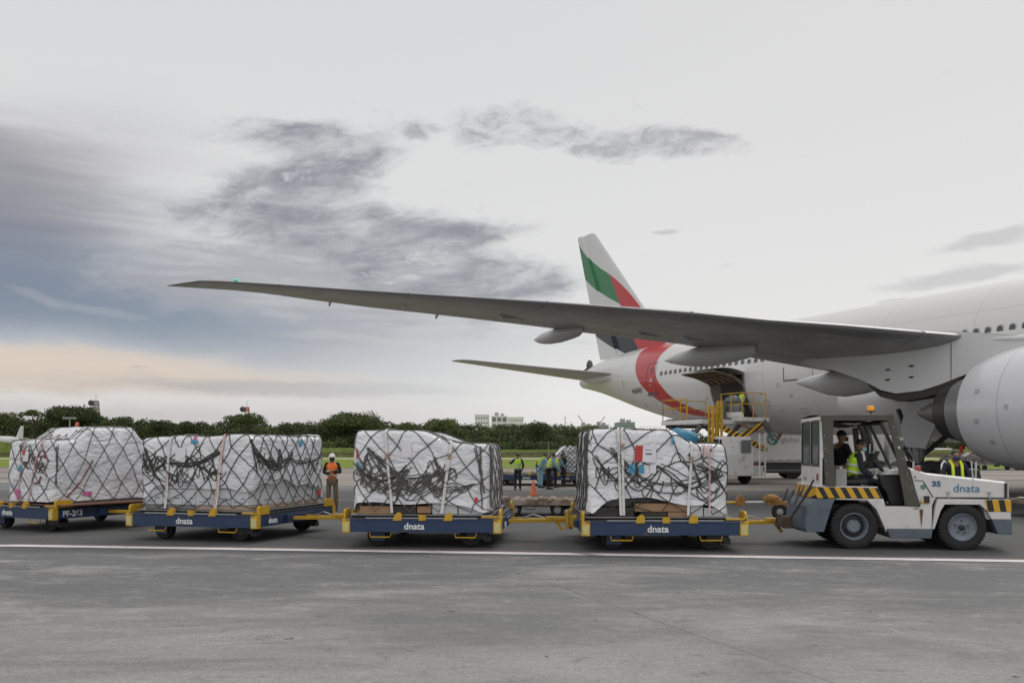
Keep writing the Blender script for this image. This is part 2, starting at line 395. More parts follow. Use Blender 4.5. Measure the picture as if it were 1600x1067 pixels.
for row, (d, sink, sp) in enumerate(((392, .0, 3.6), (374, 1.6, 4.2), (356, 4.2, 4.2), (340, 6.6, 4.0))):
    x = -310.0
    while x < 330:
        u = 800+F*x/d
        top = 1.78+(HOR-lerp(PROF, u))*d/F-sink+R.uniform(-.9, .5); r = R.uniform(2.8, 4.8)
        if top > 2.2:
            rz = min(r*R.uniform(.75, 1.1), top*.6)
            leaves(wood, (x, d+R.uniform(-4, 4), max(top-rz, 1.0)), r, r, rz, int(95*r), .42, True)
        x += sp*R.uniform(.35, .85)*(1 if u < 1100 else 1.8)
o = wood.build('wood', FOL, flip=True); tag(o, 'dense dark green belt of trees along the horizon beyond the airfield', 'wood', kind='stuff')
core = MB()      # ground under the wood rises into dark undergrowth
def cf(u, v):
    x = -320+660*u; uu = 800+F*x/375; top = max(1.0, (1.78+(HOR-lerp(PROF, uu))*375/F)*.72)
    nn = noise.noise(Vector((x*.09, v*3, 0)))+.5*noise.noise(Vector((x*.35, v*6, 2)))
    return (x, 374+v*60, top*min(1, v*3)+nn*1.3*min(1, v*3)+.3)
tag(core.grid(cf, 300, 10).build('undergrowth', mat('undergrowth', (.04,.055,.02), 1, spec=.05)), 'dark bushy undergrowth filling the space between the far trees', 'undergrowth', kind='stuff')
def tree_mesh(h, w, flat=False, lumps=7, n=150, size=.34):
    n = int(n*1.4)
    tr = MB(); tr.tube([(0,0,0),(.1,0,h*.4),(.25,.1,h*.72)], [.32,.24,.12], 7)
    cr = MB()
    for i in range(lumps):
        a = 2*pi*i/lumps+R.uniform(-.3,.3); q = w*R.uniform(.25,.55)*(0 if i == 0 else 1)
        c = (q*cos(a), q*sin(a)*.8, h*(R.uniform(.68,.84) if not flat else R.uniform(.8,.9))); r = w*R.uniform(.28,.42)
        tr.tube([(.1,0,h*.42),(c[0]*.6,c[1]*.6,c[2]-r*.5),(c[0],c[1],c[2])], [.14,.09,.04], 5)
        leaves(cr, c, r, r, r*(.5 if flat else .75), n, size)
    return tr, cr
def place_tree(u, top, d, h, w, label, **k):
    t_ = thing('tree', label, 'tree', ((u-800)*d/F, d, 0), group='trees standing out of the far wood')
    z0 = 1.78+(HOR-top)*d/F-h; t_.location.z = z0
    tr, cr = tree_mesh(h, w, **k); tr.build('trunk', BARK, t_); cr.build('crown', FOL, t_, flip=True); return t_
place_tree(52, 639, 345, 13, 6, 'thin tree with a small tufted crown sticking up left of the dome shaped crown', flat=True, lumps=5, n=120)
place_tree(119, 639, 350, 14, 13, 'wide dome shaped dark tree crown left of the lattice mast', lumps=14, n=520, size=.36)
place_tree(386, 648, 340, 12, 10, 'broad flat crowned tree right below the red and white mast', flat=True, lumps=9, n=220)
place_tree(192, 650, 350, 12, 6, 'wispy tree with an open crown right of the lattice mast', flat=True, lumps=5, n=60)
place_tree(558, 650, 350, 14, 14, 'large rounded tree highest of the wood between the second and third cargo loads', lumps=12, n=420, size=.36)
place_tree(842, 660, 355, 12, 9, 'rounded tree rising behind the workers in the middle', lumps=9, n=250)
place_tree(690, 656, 350, 12, 10, 'bushy tree just left of the white tower blocks', lumps=9, n=250)
place_tree(8, 648, 345, 13, 10, 'leafy tree at the left edge of the photo', lumps=9, n=250)
for u, lb in ((455, 'rounded tree crown above the right end of the third load'), (300, 'low tree crown above the middle of the third load'), (250, 'low tree crown above the left end of the third load'), (640, 'rounded tree crown above the high part of the second load'), (925, 'tree crown just above the left top corner of the first load'), (520, 'tree crown above the white helmeted worker')):
    place_tree(u, lerp(PROF, u)-3, 350+R.uniform(-6,6), 12, 8, lb, lumps=8, n=200)

# ------------------------------------------------------------------ far buildings and masts
WH = mat('far_white', (.72,.71,.70), .8, var=.08, vs=.3); DK = mat('far_window', (.16,.17,.18), .3); GN = mat('far_green', (.26,.33,.31), .8)
CR = mat('far_concrete', (.36,.35,.34), .85); BE = mat('far_beige', (.42,.38,.32), .85)
def at(u, v, d): return ((u-800)*d/F, d, H+(HOR-v)*d/F)
def block(u0, u1, v, d, label, m=WH, nx=6, nz=4, win=(.55,.5), dep=22, roof=None):
    x0, _, z1 = at(u0, v, d); x1 = at(u1, v, d)[0]
    b_ = thing('tower_block', label, 'building', ((x0+x1)/2, d, 0)); W = x1-x0
    MB().box(-W/2, W/2, 0, dep, 0, z1).box(-W/2-.2, W/2+.2, -.2, dep+.2, z1, z1+.7).build('wall', m, b_)
    zb = max(z1-26, 2); fl = (z1-zb)/nz
    for j in range(nz):
        for i in range(nx):
            cx = -W/2+W*(i+.5)/nx; ww = W/nx*win[0]/2
            MB().box(cx-ww, cx+ww, -.12, .1, zb+fl*(j+.28), zb+fl*(j+.28+win[1])).build('window', DK, b_)
    if roof: MB().box(-W*.3, -W*.05, 3, 10, z1+.7, z1+3).box(W*.1, W*.3, 3, 12, z1+.7, z1+2.3).build('roof_plant', CR, b_)
    return b_
block(742, 763, 649, 600, 'narrow white tower block, left of the pair above the far wood', nx=5, nz=7, win=(.5,.35))
block(768, 792, 651, 604, 'white tower block with dark glazing between its neighbour and the far wood', nx=3, nz=5, win=(.75,.6), roof=1)
block(793, 818, 653, 600, 'white tower block, rightmost of the three above the wood', nx=7, nz=7, win=(.4,.35))
block(905, 928, 667, 620, 'low grey building left of the cranes beyond the wood', CR, 6, 3, roof=1)
block(930, 951, 665, 640, 'grey building with rooftop plant beyond the wood', CR, 6, 3, roof=1)
block(966, 992, 661, 600, 'pale green office building beyond the wood, left of the steel frame', GN, 7, 4, roof=1)
def lattice(u, vt, vb, d, wd, name, label, cat, m1, m2=None, dishes=0):
    x, _, z1 = at(u, vt, d); z0 = 0; hh = z1
    tt = thing(name, label, cat, (x, d, 0)); n = 9; seg = []
    for k in range(n):
        mb = MB(); za, zb = hh*k/n, hh*(k+1)/n; wa = wd*(1.5-.9*k/n)/2; wb = wd*(1.5-.9*(k+1)/n)/2
        for sx, sy in ((-1,-1),(1,-1),(1,1),(-1,1)): mb.bar((sx*wa,sy*wa,za), (sx*wb,sy*wb,zb), .34, .34)
        for (a, b_) in (((-1,-1),(1,-1)),((1,-1),(1,1)),((1,1),(-1,1)),((-1,1),(-1,-1))):
            mb.bar((a[0]*wa,a[1]*wa,za), (b_[0]*wb,b_[1]*wb,zb), .2, .2); mb.bar((b_[0]*wa,b_[1]*wa,za), (a[0]*wb,a[1]*wb,zb), .2, .2)
            mb.bar((a[0]*wb,a[1]*wb,zb), (b_[0]*wb,b_[1]*wb,zb), .2, .2)
        mb.build('lattice_section', m1 if (k % 2 == 0 or not m2) else m2, tt)
    MB().cyl((0,0,hh), (0,0,hh+3), .09, 6).build('antenna', m1, tt)
    for k in range(dishes):
        z = hh-1-k*3.0; MB().lathe([(0,.5),(1.1,.45),(1.3,0),(1.3,-.5),(0,-.6)], (-1.9+(.6 if k == 2 else 0),-.8,z), (-.3,-1,0), 14).build('dish_drum', mat('drum', (.06,.06,.065), .6), tt)
    return tt
STL = mat('mast_steel', (.30,.27,.25), .6); RED = mat('mast_red', (.45,.13,.09), .6)
lattice(150, 626, 660, 400, 2.6, 'lattice_mast', 'grey lattice mast with dark dish drums above the dome shaped crown', 'mast', STL, None, 3)
lattice(386, 636, 652, 420, 2.2, 'lattice_mast', 'red and white lattice mast behind the flat crowned tree', 'mast', RED, mat('mast_white', (.6,.58,.56), .6), 1)
x, _, z = at(883, 650, 500); a_ = MB().tube([(0,0,0),(0,0,z)], [.35,.2], 6).build('thin_mast', STL, loc=(x,500,0)); tag(a_, 'thin plain mast above the wood right of the tower blocks', 'mast')
for i, (u, vt, s_) in enumerate(((914, 655, -1), (934, 657, 1))):
    x, _, z = at(u, vt, 640); cc = thing('construction_crane', ['crane leaning left above the low grey building', 'crane leaning right above the grey building'][i], 'crane', (x, 640, 0))
    MB().cyl((0,0,0),(0,0,z-4), .5, 5).build('tower', STL, cc); MB().bar((0,0,z-4),(s_*5,0,z+3), .5, .5).bar((0,0,z-4),(-s_*2,0,z-4.5), .8, .8).build('jib', STL, cc)
x0, _, z = at(1001, 666, 560); fr_ = MB()
for i in range(7):
    fr_.box(x0+i*2, x0+i*2+.25, 560, 560.3, 0, z)
for j in range(6): fr_.box(x0, x0+12.3, 559.95, 560.2, z-j*2.2-.2, z-j*2.2)
tag(fr_.build('steel_frame', WH), 'open pale steel frame beyond the wood above the fourth cargo load', 'frame')
# floodlight pole, orange beacon tower
d = 230; x, _, z = at(109, 652, d); fp = thing('floodlight_pole', 'grey pole with a wide bank of floodlights in front of the far wood', 'floodlight', (x, d, 0))
MB().tube([(0,0,0),(0,0,z)], [.25,.16], 8).build('pole', STL, fp); MB().box(-1.6,1.6,-.15,.15,z-.5,z-.1).build('crossbar', STL, fp)
for i in range(6): MB().box(-1.6+i*.55,-1.2+i*.55,-.4,-.1,z-.35,z+.1).build('lamp_head', mat('lamp_head', (.25,.26,.28), .4), fp)
d = 205; x, _, z = at(894, 690, 160); a_ = MB().tube([(0,0,0),(0,0,z)], [.07,.05], 6).build('field_pole', STL, loc=(at(857,690,160)[0],160,0)); tag(a_, 'thin pole on the grass behind the workers', 'pole')

# far left parked airliners (nose on and half hidden)
FW = mat('aircraft_white', (.5,.5,.51), .35, var=.05, vs=.5)
def small_plane(u, v, d, rz, label, tail, sc=1):
    z = 2.9; pl = thing('parked_airliner', label, 'airliner', ((u-800)*d/F, d, H+(HOR-v)*d/F-z*sc), rz, 'airliners parked far across the field'); pl.scale = (sc, sc, sc)
    MB().lathe([(0,-15),(.7,-14.5),(1.5,-12.6),(1.95,-9.5),(2,-6),(2,8),(1.6,12),(.7,17),(.15,19)], (0,0,z), (0,1,0), 20).build('fuselage', FW, pl, 60)
    for s_ in (-1, 1):
        MB().add([(0,-4,z-1.2),(s_*17,3.5,z+.7),(s_*17,5,z+.7),(0,3,z-1.2),(0,-4,z-1.5),(s_*17,3.5,z+.6),(s_*17,5,z+.6),(0,3,z-1.5)], [(0,1,2,3),(4,7,6,5),(0,4,5,1),(3,2,6,7),(1,5,6,2),(0,3,7,4)]).build('wing', FW, pl)
        MB().lathe([(.75,-2),(.95,-1.2),(.95,.6),(.5,2)], (s_*5.5,-3.5,z-1.5), (0,1,0), 16).build('engine', FW, pl, 60)
        MB().add([(0,14,z+.6),(s_*6,17.5,z+1),(s_*6,18.6,z+1),(0,17.5,z+.6),(0,14,z+.4),(s_*6,17.5,z+.85),(s_*6,18.6,z+.85),(0,17.5,z+.4)], [(0,1,2,3),(4,7,6,5),(0,4,5,1),(3,2,6,7),(1,5,6,2),(0,3,7,4)]).build('tailplane', FW, pl)
    MB().prism([(12,z+1.2),(16.5,z+7),(18.7,z+7),(18,z+.8)], -.18, .18, 'x').build('tail_fin', tail, pl)
    for px in (-2.2, 2.2): MB().cyl((px,0,0),(px,0,z-1.2), .18, 8).lathe([(0,-.3),(.5,-.3),(.5,.3),(0,.3)], (px,0,.5-.5+.5), (1,0,0), 14).build('landing_gear', mat('tyre', (.02,.02,.02), .8), pl)
    MB().cyl((0,-11,0),(0,-11,z-1), .15, 8).lathe([(0,-.25),(.4,-.25),(.4,.25),(0,.25)], (0,-11,.4), (1,0,0), 14).build('nose_gear', MATS['tyre'], pl)
    return pl
small_plane(4, 688, 255, radians(2), 'white airliner at the left edge seen nose on before the far wood', mat('tail_plain', (.5,.5,.52), .4), .62)
small_plane(92, 686, 262, radians(4), 'white airliner with an orange tail peeping over the leftmost cargo load', mat('tail_orange', (.45,.13,.06), .4), .75)

# right background behind the tug: terminal, hedge, aircraft
def longb(u0, u1, v, d, label, bands, m):
    x0, _, z1 = at(u0, v, d); x1 = at(u1, v, d)[0]; b_ = thing('terminal_building', label, 'building', (x0, d, 0)); W = x1-x0
    MB().box(0, W, 0, 30, 0, z1).box(-.4, W+.4, -.5, 30.4, z1, z1+.5).build('wall', m, b_)
    for k in range(bands):
        z = 1.2+(z1-1.6)*k/bands; MB().box(.8, W-.8, -.12, .1, z, z+(z1-1.6)/bands*.55).build('window_band', DK if k % 2 == 0 else CR, b_)
        mb = MB()
        for i in range(int(W/3.2)): mb.box(1+i*3.2, 1.35+i*3.2, -.25, .05, z-.1, z+(z1-1.6)/bands*.6)
        mb.build('mullions', m, b_)
    return b_
longb(1330, 1400, 672, 380, 'beige terminal building seen through the tug cab', 3, BE)
longb(1402, 1452, 682, 400, 'low white shed behind the tug windshield', 2, WH)
longb(1462, 1640, 678, 420, 'long banded white terminal building under the engine', 4, CR)
for u, d, h, lb in ((1475, 330, 5, 'dark low tree right of the main landing gear'), (1500, 335, 4.5, 'dark low tree right above the masked man'), (1530, 330, 5, 'dark low tree between the masked man and the engine bottom'), (1560, 335, 5.5, 'dark low tree below the middle of the engine'), (1345, 330, 4, 'dark low tree seen past the driver'), (1420, 330, 5, 'dark low tree behind the landing gear door'), (1440, 335, 4.5, 'dark low tree behind the landing gear strut')):
    t_ = thing('tree', lb, 'tree', ((u-800)*d/F, d, 0), group='low trees before the terminal')
    tr, cr = tree_mesh(h, h*1.5, lumps=7, n=130, size=.4); tr.build('trunk', BARK, t_); cr.build('crown', FOL, t_, flip=True)
small_plane(1466, 703, 300, radians(70), 'airliner with a teal body beyond the tug and the main landing gear', mat('tail_teal', (.05,.25,.24), .4), .3)
for i, (u, c_) in enumerate(((1484, (.6,.45,.08)), (1512, (.6,.45,.08)), (1530, (.6,.5,.2)))):
    small_plane(u, 709, 290, radians(150), 'small white airliner with a yellow tail parked under the engine, %s of three' % ['leftmost', 'middle', 'rightmost'][i], mat('tail_yellow', c_, .4), .34)
# ------------------------------------------------------------------ the airliner (own frame: X aft from the nose, Y starboard, Z up)
PX0, PY0, PA = 36.3145, 6.352, pi-atan2(.903754, .428052)
FC, FK, FX, FY = .428052, .903754, 9.803, 35.539
def inv(u, v, Y):
    t_ = (u-800)/F; b_ = FY-Y; a_ = b_*(FK-t_*FC)/(t_*FK+FC); d = FK*a_+FC*b_
    return a_+FX, Y, H+d*(HOR-v)/F
def pthing(name, label, cat, group=None):
    return thing(name, label, cat, (PX0, PY0, 0), PA, group)
def pw(X, Y, Z): # airliner frame to world
    return Matrix.Translation((PX0, PY0, 0)) @ Matrix.Rotation(PA, 4, 'Z') @ Vector((X, Y, Z))
PL = pthing('airliner', 'large white airliner with a green, red and black sweep on its tail', 'airliner')
SEC = [(0,4.3,4.25,.02),(.6,5.35,3.5,.75),(1.8,6.3,3.05,1.4),(3.5,7.3,2.8,2.1),(6,8.3,2.62,2.8),(9,8.82,2.55,3.08),(12,8.85,2.53,3.1),(24,8.85,2.53,3.1),(47,8.85,2.53,3.1),(50,8.84,2.62,3.1),(53,8.83,2.84,3.05),(56,8.82,3.14,2.93),(59.4,8.8,3.74,2.68),(63.2,8.74,4.58,2.2),(66,8.6,5.3,1.72),(68.5,8.35,5.9,1.2),(70.5,8.0,6.3,.7),(71.7,7.6,6.5,.38),(71.95,7.3,6.6,.3)]
def sec(X):
    X = max(0, min(71.95, X))
    for i in range(len(SEC)-1):
        if SEC[i][0] <= X <= SEC[i+1][0]:
            # catmull-rom for smoothness
            p0, p1, p2, p3 = SEC[max(i-1,0)], SEC[i], SEC[i+1], SEC[min(i+2,len(SEC)-1)]; h_ = p2[0]-p1[0]; q = (X-p1[0])/h_; r = []
            for k in (1,2,3):
                m1 = (p2[k]-p0[k])/(p2[0]-p0[0])*h_; m2 = (p3[k]-p1[k])/(p3[0]-p1[0])*h_
                r.append((2*q**3-3*q*q+1)*p1[k]+(q**3-2*q*q+q)*m1+(-2*q**3+3*q*q)*p2[k]+(q**3-q*q)*m2)
            return r
def fus(X, th, off=0):     # th: angle from +Y up
    zt, zb, hw = sec(X); zc = (zt+zb)/2; rz = (zt-zb)/2
    return (X, (hw+off)*cos(th), zc+(rz+off)*sin(th))
def thz(X, z):
    zt, zb, hw = sec(X); return math.asin(max(-1, min(1, (z-(zt+zb)/2)/((zt-zb)/2))))
def patch(mb, x0, x1, z0, z1, off=.01, nx=6, nz=6, slant=0):
    return mb.grid(lambda a, b_: fus(x0+(x1-x0)*a+slant*b_, thz(x0+(x1-x0)*a, z0)*(1-b_)+thz(x0+(x1-x0)*a, z1)*b_, off), nx, nz)
# fuselage paint
m, t, p, tc_ = matnodes('fuselage_paint'); X, Y, Z = sep(t, tc_)
n1 = noise_nd(t, comb(t, X*.15, Y, Z*.8), 1, 5, .6)
aft = Z.curve([(2,50.5),(3.35,51.6),(3.62,53.2),(4.0,55.8),(4.5,57.2),(5.3,58.9),(6.44,60.3),(7.8,61.2),(9,61.9)])
fwd = Z.curve([(2,49.5),(3.35,51.2),(3.75,52.6),(4.24,54.5),(5.0,56.3),(5.6,57.1),(6.3,57.8),(7.3,58.15),(8.1,57.95),(9,57.2)])
band = X.gt(fwd)*X.lt(aft)
c = mixc(t, 1.0, (.60,.595,.59), comb(t, *[n1*.16+.92]*3), 'MULTIPLY')
c = mixc(t, noise_nd(t, comb(t, X*.25, Y*.8, Z*2.5), 1, 6, .7).step(.55,.8)*(Z-6.5).step(0,-3)*.35, c, (.42,.38,.33))
sm_ = (X*1.0-.0)
def ring(x0): return (X-x0).m('ABSOLUTE').step(.03,.012)
k = ring(44.2)
for q in (12.5, 20.1, 28.4, 35.2, 40.1, 47.6, 53.4, 58.9, 62.6, 65.2): k = k.m('MAXIMUM', ring(q))
lng = (Z-7.35).m('ABSOLUTE').step(.02,.008)
c = mixc(t, k.m('MAXIMUM', lng)*.4, c, (.25,.25,.26))
c = mixc(t, band, c, (.42,.016,.02))
t.links.new(c, p.inputs['Base Color']); p.inputs['Roughness'].default_value = .32; p.inputs['Coat Weight'].default_value = .3
FUS = m
mb = MB(); XS = [0,.15,.35,.6,.9,1.3,1.8,2.4,3,3.8,4.8,6,7.5,9,11]+[13+i*1.5 for i in range(23)]+[47+i*.75 for i in range(34)]+[71.95]
nn_ = 64
for x in XS: mb.v += [fus(x, 2*pi*j/nn_) for j in range(nn_)]
for i in range(len(XS)-1):
    for j in range(nn_): mb.f.append((i*nn_+j, i*nn_+(j+1) % nn_, (i+1)*nn_+(j+1) % nn_, (i+1)*nn_+j))
mb.f.append(tuple((len(XS)-1)*nn_+j for j in range(nn_))); mb.mi = [0]*len(mb.f)
mb.build('fuselage', FUS, PL, 50)
PWH = mat('aircraft_paint', (.58,.58,.585), .33, var=.06, vs=.5); PGR = mat('aircraft_grey', (.36,.36,.365), .4, var=.1, vs=.6)
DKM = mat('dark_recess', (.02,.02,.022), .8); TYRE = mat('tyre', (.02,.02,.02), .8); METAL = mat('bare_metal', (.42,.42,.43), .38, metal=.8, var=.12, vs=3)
SEAMM = mat('panel_gap', (.10,.10,.11), .7)
MB().ell((70.9,0,8.2), .35, .22, .45, 12, 8).cyl((71.3,0,7.9), (71.9,0,7.7), .16, 12).build('exhaust_outlet', mat('burnt_metal', (.10,.09,.08), .5, metal=.5), PL, 60)
# belly fairing
def bf(a, b_):
    x = 24.5+18.5*a; e = sqrt(max(0, 1-abs(2*a-1)**3.2)); th = 2*pi*b_
    return (x, (2.5+1.12*e)*cos(th), 4.15+(1.0+1.12*e)*sin(th))
MB().grid(bf, 40, 40).build('belly_fairing', mat('fairing_paint', (.60,.60,.61), .35, var=.06, vs=.6), PL, 60)
# windows
WG = mat('cabin_window', (.07,.075,.085), .15, var=.0)
def win_mesh():
    vs = []; n = 16
    for j in range(n):
        a = 2*pi*j/n; cx = abs(cos(a))**.75*(1 if cos(a) > 0 else -1); cz = abs(sin(a))**.75*(1 if sin(a) > 0 else -1)
        vs.append((.125*cx, -.012*abs(cz), .185*cz))
    mb_ = MB().add(vs+[(v_[0]*1.25, v_[1]-.012, v_[2]*1.2) for v_ in vs], [tuple(range(n))]+[(j, (j+1) % n, n+(j+1) % n, n+j) for j in range(n)])
    mb_.mi = [0]+[1]*n; return mb_
w0 = win_mesh().build('window', [WG, mat('window_rim', (.30,.30,.31), .4)], PL, flip=True); first = True; wn = 0
for i in range(98):
    X_ = 57.23-i*.5285
    if 42.7 < X_ < 44.4 or 26.5 < X_ < 28.2 or 16 < X_ < 17.4 or X_ < 7: continue
    th = thz(X_, 6.42); q = fus(X_, th, .012); o = w0 if first else w0.copy()
    if not first: C.objects.link(o); o.parent = PL
    first = False; q2 = fus(X_-1, th, .012); o.location = q; o.rotation_euler = (0, 0, atan2(q[1]-q2[1], 1)); wn += 1
def door_outline(x0, x1, z0, z1, name='passenger_door', sill=True):
    mb_ = MB(); w_ = .035
    patch(mb_, x0, x0+w_, z0, z1, .008, 1, 8); patch(mb_, x1-w_, x1, z0, z1, .008, 1, 8); patch(mb_, x0, x1, z1-w_, z1, .008, 3, 1); patch(mb_, x0, x1, z0, z0+w_, .008, 3, 1)
    d_ = mb_.build(name, SEAMM, PL)
    if sill:
        mb_ = MB(); patch(mb_, x0-.1, x1+.1, z0-.14, z0-.02, .05, 3, 2); mb_.build('sill', mat('sill_metal', (.12,.12,.12), .5), d_)
    mb_ = MB(); patch(mb_, (x0+x1)/2-.12, (x0+x1)/2+.12, z0+1.25, z0+1.6, .012, 2, 3); mb_.build('door_window', WG, d_)
    mb_ = MB(); patch(mb_, (x0+x1)/2-.22, (x0+x1)/2+.1, z0+.72, z0+.86, .015, 2, 1); patch(mb_, (x0+x1)/2-.1, (x0+x1)/2+.1, z0+.95, z0+1.0, .015, 2, 1); patch(mb_, (x0+x1)/2-.02, (x0+x1)/2+.2, z0+.45, z0+.5, .015, 2, 1); mb_.build('door_marking', mat('marking_pale', (.62,.50,.48), .5), d_)
door_outline(57.95, 59.05, 5.35, 7.25); door_outline(42.9, 44.0, 5.35, 7.25); door_outline(26.8, 27.9, 5.35, 7.25); door_outline(16.2, 17.3, 5.35, 7.25); door_outline(4.9, 6.0, 5.2, 7.1)
mb = MB(); patch(mb, 45.05, 46.05, 5.24, 5.3, .02, 3, 1); patch(mb, 46.0, 46.05, 5.24, 5.95, .012, 1, 4); mb.build('access_panel', SEAMM, PL)
# registration on the aft fuselage
MARK = mat('marking_dark', (.07,.07,.075), .5); th = thz(60.4, 5.45); q = fus(61.3, thz(61.3, 5.5), .06); q2 = fus(59.6, thz(59.6, 5.5), .06)
rg = text('A6-ENY', .46, MARK, PL, q, (pi/2, 0, 0), 'registration', bold=.008, space=1.05)
ex = Vector(q2)-Vector(q); ex.z = 0; ex.normalize(); zt, zb, hw = sec(60.5); up = Vector(fus(60.5, th+.1))-Vector(fus(60.5, th-.1)); up.normalize(); nz = ex.cross(up).normalized(); up = nz.cross(ex)
rg.rotation_euler = Matrix((ex, up, nz)).transposed().to_euler()
# open aft hold door
mb = MB(); patch(mb, 49.15, 52.0, 3.3, 5.85, .035, 8, 12); hold = mb.build('hold_shade_patch', DKM, PL, 60)  # dark patch laid over the skin, paints the shaded hold interior
mb = MB()
for x0_, x1_, a, b_ in ((49.05,49.17,3.2,5.95),(51.98,52.1,3.2,5.95)): patch(mb, x0_, x1_, a, b_, .045, 1, 12)
patch(mb, 49.05, 52.1, 3.2, 3.32, .05, 8, 1); mb.build('hold_frame', mat('hold_frame', (.22,.19,.16), .6), hold)
mb = MB()
patch(mb, 51.1, 51.95, 3.4, 5.7, .05, 4, 8)
mb.build('hold_lining', mat('hold_lining', (.10,.085,.07), .8, var=.4, vs=2), hold)
def dr(a, b_):
    s_ = b_; y = 3.02+2.0*s_; z = 5.93+.16*s_+.13*sin(pi*s_)
    return (49.1+2.95*a, y, z)
mb = MB().grid(dr, 10, 12); n0 = len(mb.v); mb.grid(lambda a, b_: (dr(a,b_)[0], dr(a,b_)[1]-.02, dr(a,b_)[2]-.13), 10, 12)
dd_ = mb.build('cargo_door', [PWH], PL, 60)
mb = MB()
for q in range(6): mb.tube([Vector(dr(.03+.94*q/5, s_/8))-Vector((0,0,.14+.42*(1-s_/8)**.8)) for s_ in range(9)], .05, 5)
for s_ in (0,.35,.7,1): mb.tube([Vector(dr(a/6, s_))-Vector((0,0,.13+.42*(1-s_)**.8)) for a in range(7)], .045, 5)
mb.build('door_ribs', mat('door_rib', (.17,.13,.09), .6, var=.4, vs=5), dd_)
mb = MB().grid(lambda a, b_: (dr(a,b_)[0], dr(a,b_)[1]-.02, dr(a,b_)[2]-.10-.42*(1-b_)**.8), 10, 12); mb.build('door_inner', mat('door_inner', (.30,.22,.14), .7, var=.5, vs=3), dd_)
MB().tube([(49.2,3.0,5.2),(49.3,3.9,5.9)], .04, 6).build('door_strut', METAL, dd_); MB().tube([(51.9,3.0,5.2),(51.8,3.9,5.9)], .04, 6).build('door_strut', METAL, dd_)
# ---- wings
LEp = [(200,455),(262,444),(291,439),(319,435.5),(415,441),(555,451),(800,466),(905,473),(1007,481),(1092,487),(1200,498),(1280,503),(1384,512),(1476,520),(1562,527),(1640,534),(2200,560)]
TEp = [(200,442),(262,448.5),(387,456),(555,479),(667,491),(800,506),(905,520),(1055,537),(1169,559),(1249,573),(1400,600)]
def zat(X, Y, prof, z0=5):
    a_ = X-FX; b_ = FY-Y; xx = -FC*a_+FK*b_; d = FK*a_+FC*b_
    return H+d*(HOR-lerp(prof, 800+F*xx/d))/F
def wst(Y):
    xl = 25.2+(min(Y,30.2)-3.1)*.695+max(0,Y-30.2)*1.45
    xt = lerp([(0,38.3),(3.1,38.8),(9.8,39.9),(30.2,46.9),(31.6,47.9),(32.4,48.3)], Y)
    Ye = max(Y, 3.4)
    zl = zat(25.2+(min(Ye,30.2)-3.1)*.695+max(0,Ye-30.2)*1.45, Ye, LEp); zt = zat(lerp([(0,38.3),(3.1,38.8),(9.8,39.9),(30.2,46.9),(31.6,47.9),(32.4,48.3)], Ye), Ye, TEp)
    return xl, zl-.05, xt, zt+.03
YS = [1.5,3.1,4.5,6,8,9.8,11.5,13,15,17,19,21,23,25,27,29,30.2,30.8,31.4,31.9,32.25,32.4]
ST = {Y: wst(Y) for Y in YS}
for i, Y in enumerate(YS[3:-5]):       # smooth the traced heights
    pass
def wpt(Y, s, side):     # s chord fraction, side +1 upper -1 lower
    xl, zl, xt, zt = ST[Y] if Y in ST else wst(Y); ch = xt-xl
    tk = ch*lerp([(0,.125),(10,.11),(30,.09),(32.4,.08)], Y); tt_ = 5*tk*(.2969*sqrt(s)-.126*s-.3516*s*s+.2843*s**3-.1015*s**4)
    return (xl+ch*s, Y, zl+(zt-zl)*s+(tt_*.42 if side > 0 else -tt_*.62)-.0*s)
WUN, t, p, tc_ = matnodes('wing_skin'); X, Y, Z = sep(t, tc_)
n1 = noise_nd(t, comb(t, X*.6, Y*.35, 0), 1.0, 6, .65); n2 = noise_nd(t, comb(t, X*4, Y*.5, 0), 1.0, 6, .7)
c = mixc(t, n1.step(.4,.65), (.30,.297,.29), (.40,.397,.39)); c = mixc(t, n2.step(.55,.8)*.5, c, (.20,.185,.17))
pr = ((X-Y*.695).m('MODULO', 1.35)).m('ABSOLUTE').step(.03,.0)
pr2 = (Y.m('MODULO', 2.1)).m('ABSOLUTE').step(.03,0)
c = mixc(t, pr.m('MAXIMUM', pr2)*.7, c, (.09,.09,.09))
n3 = noise_nd(t, comb(t, X*.25, Y*.6, 4), 1.4, 6, .7); c = mixc(t, n3.step(.52,.62)*.55, c, (.19,.18,.17)); c = mixc(t, n3.step(.40,.33)*.4, c, (.48,.475,.465))
t.links.new(c, p.inputs['Base Color']); p.inputs['Roughness'].default_value = .36; p.inputs['Specular IOR Level'].default_value = .6
SLAT = mat('slat_metal', (.36,.36,.365), .42, metal=.5, var=.15, vs=2); FLAP = mat('flap_paint', (.36,.355,.345), .42, var=.2, vs=1.2, dirt=(.2,.18,.16), ds=1.5)
WTIP = mat('wing_tip', (.30,.30,.30), .4)
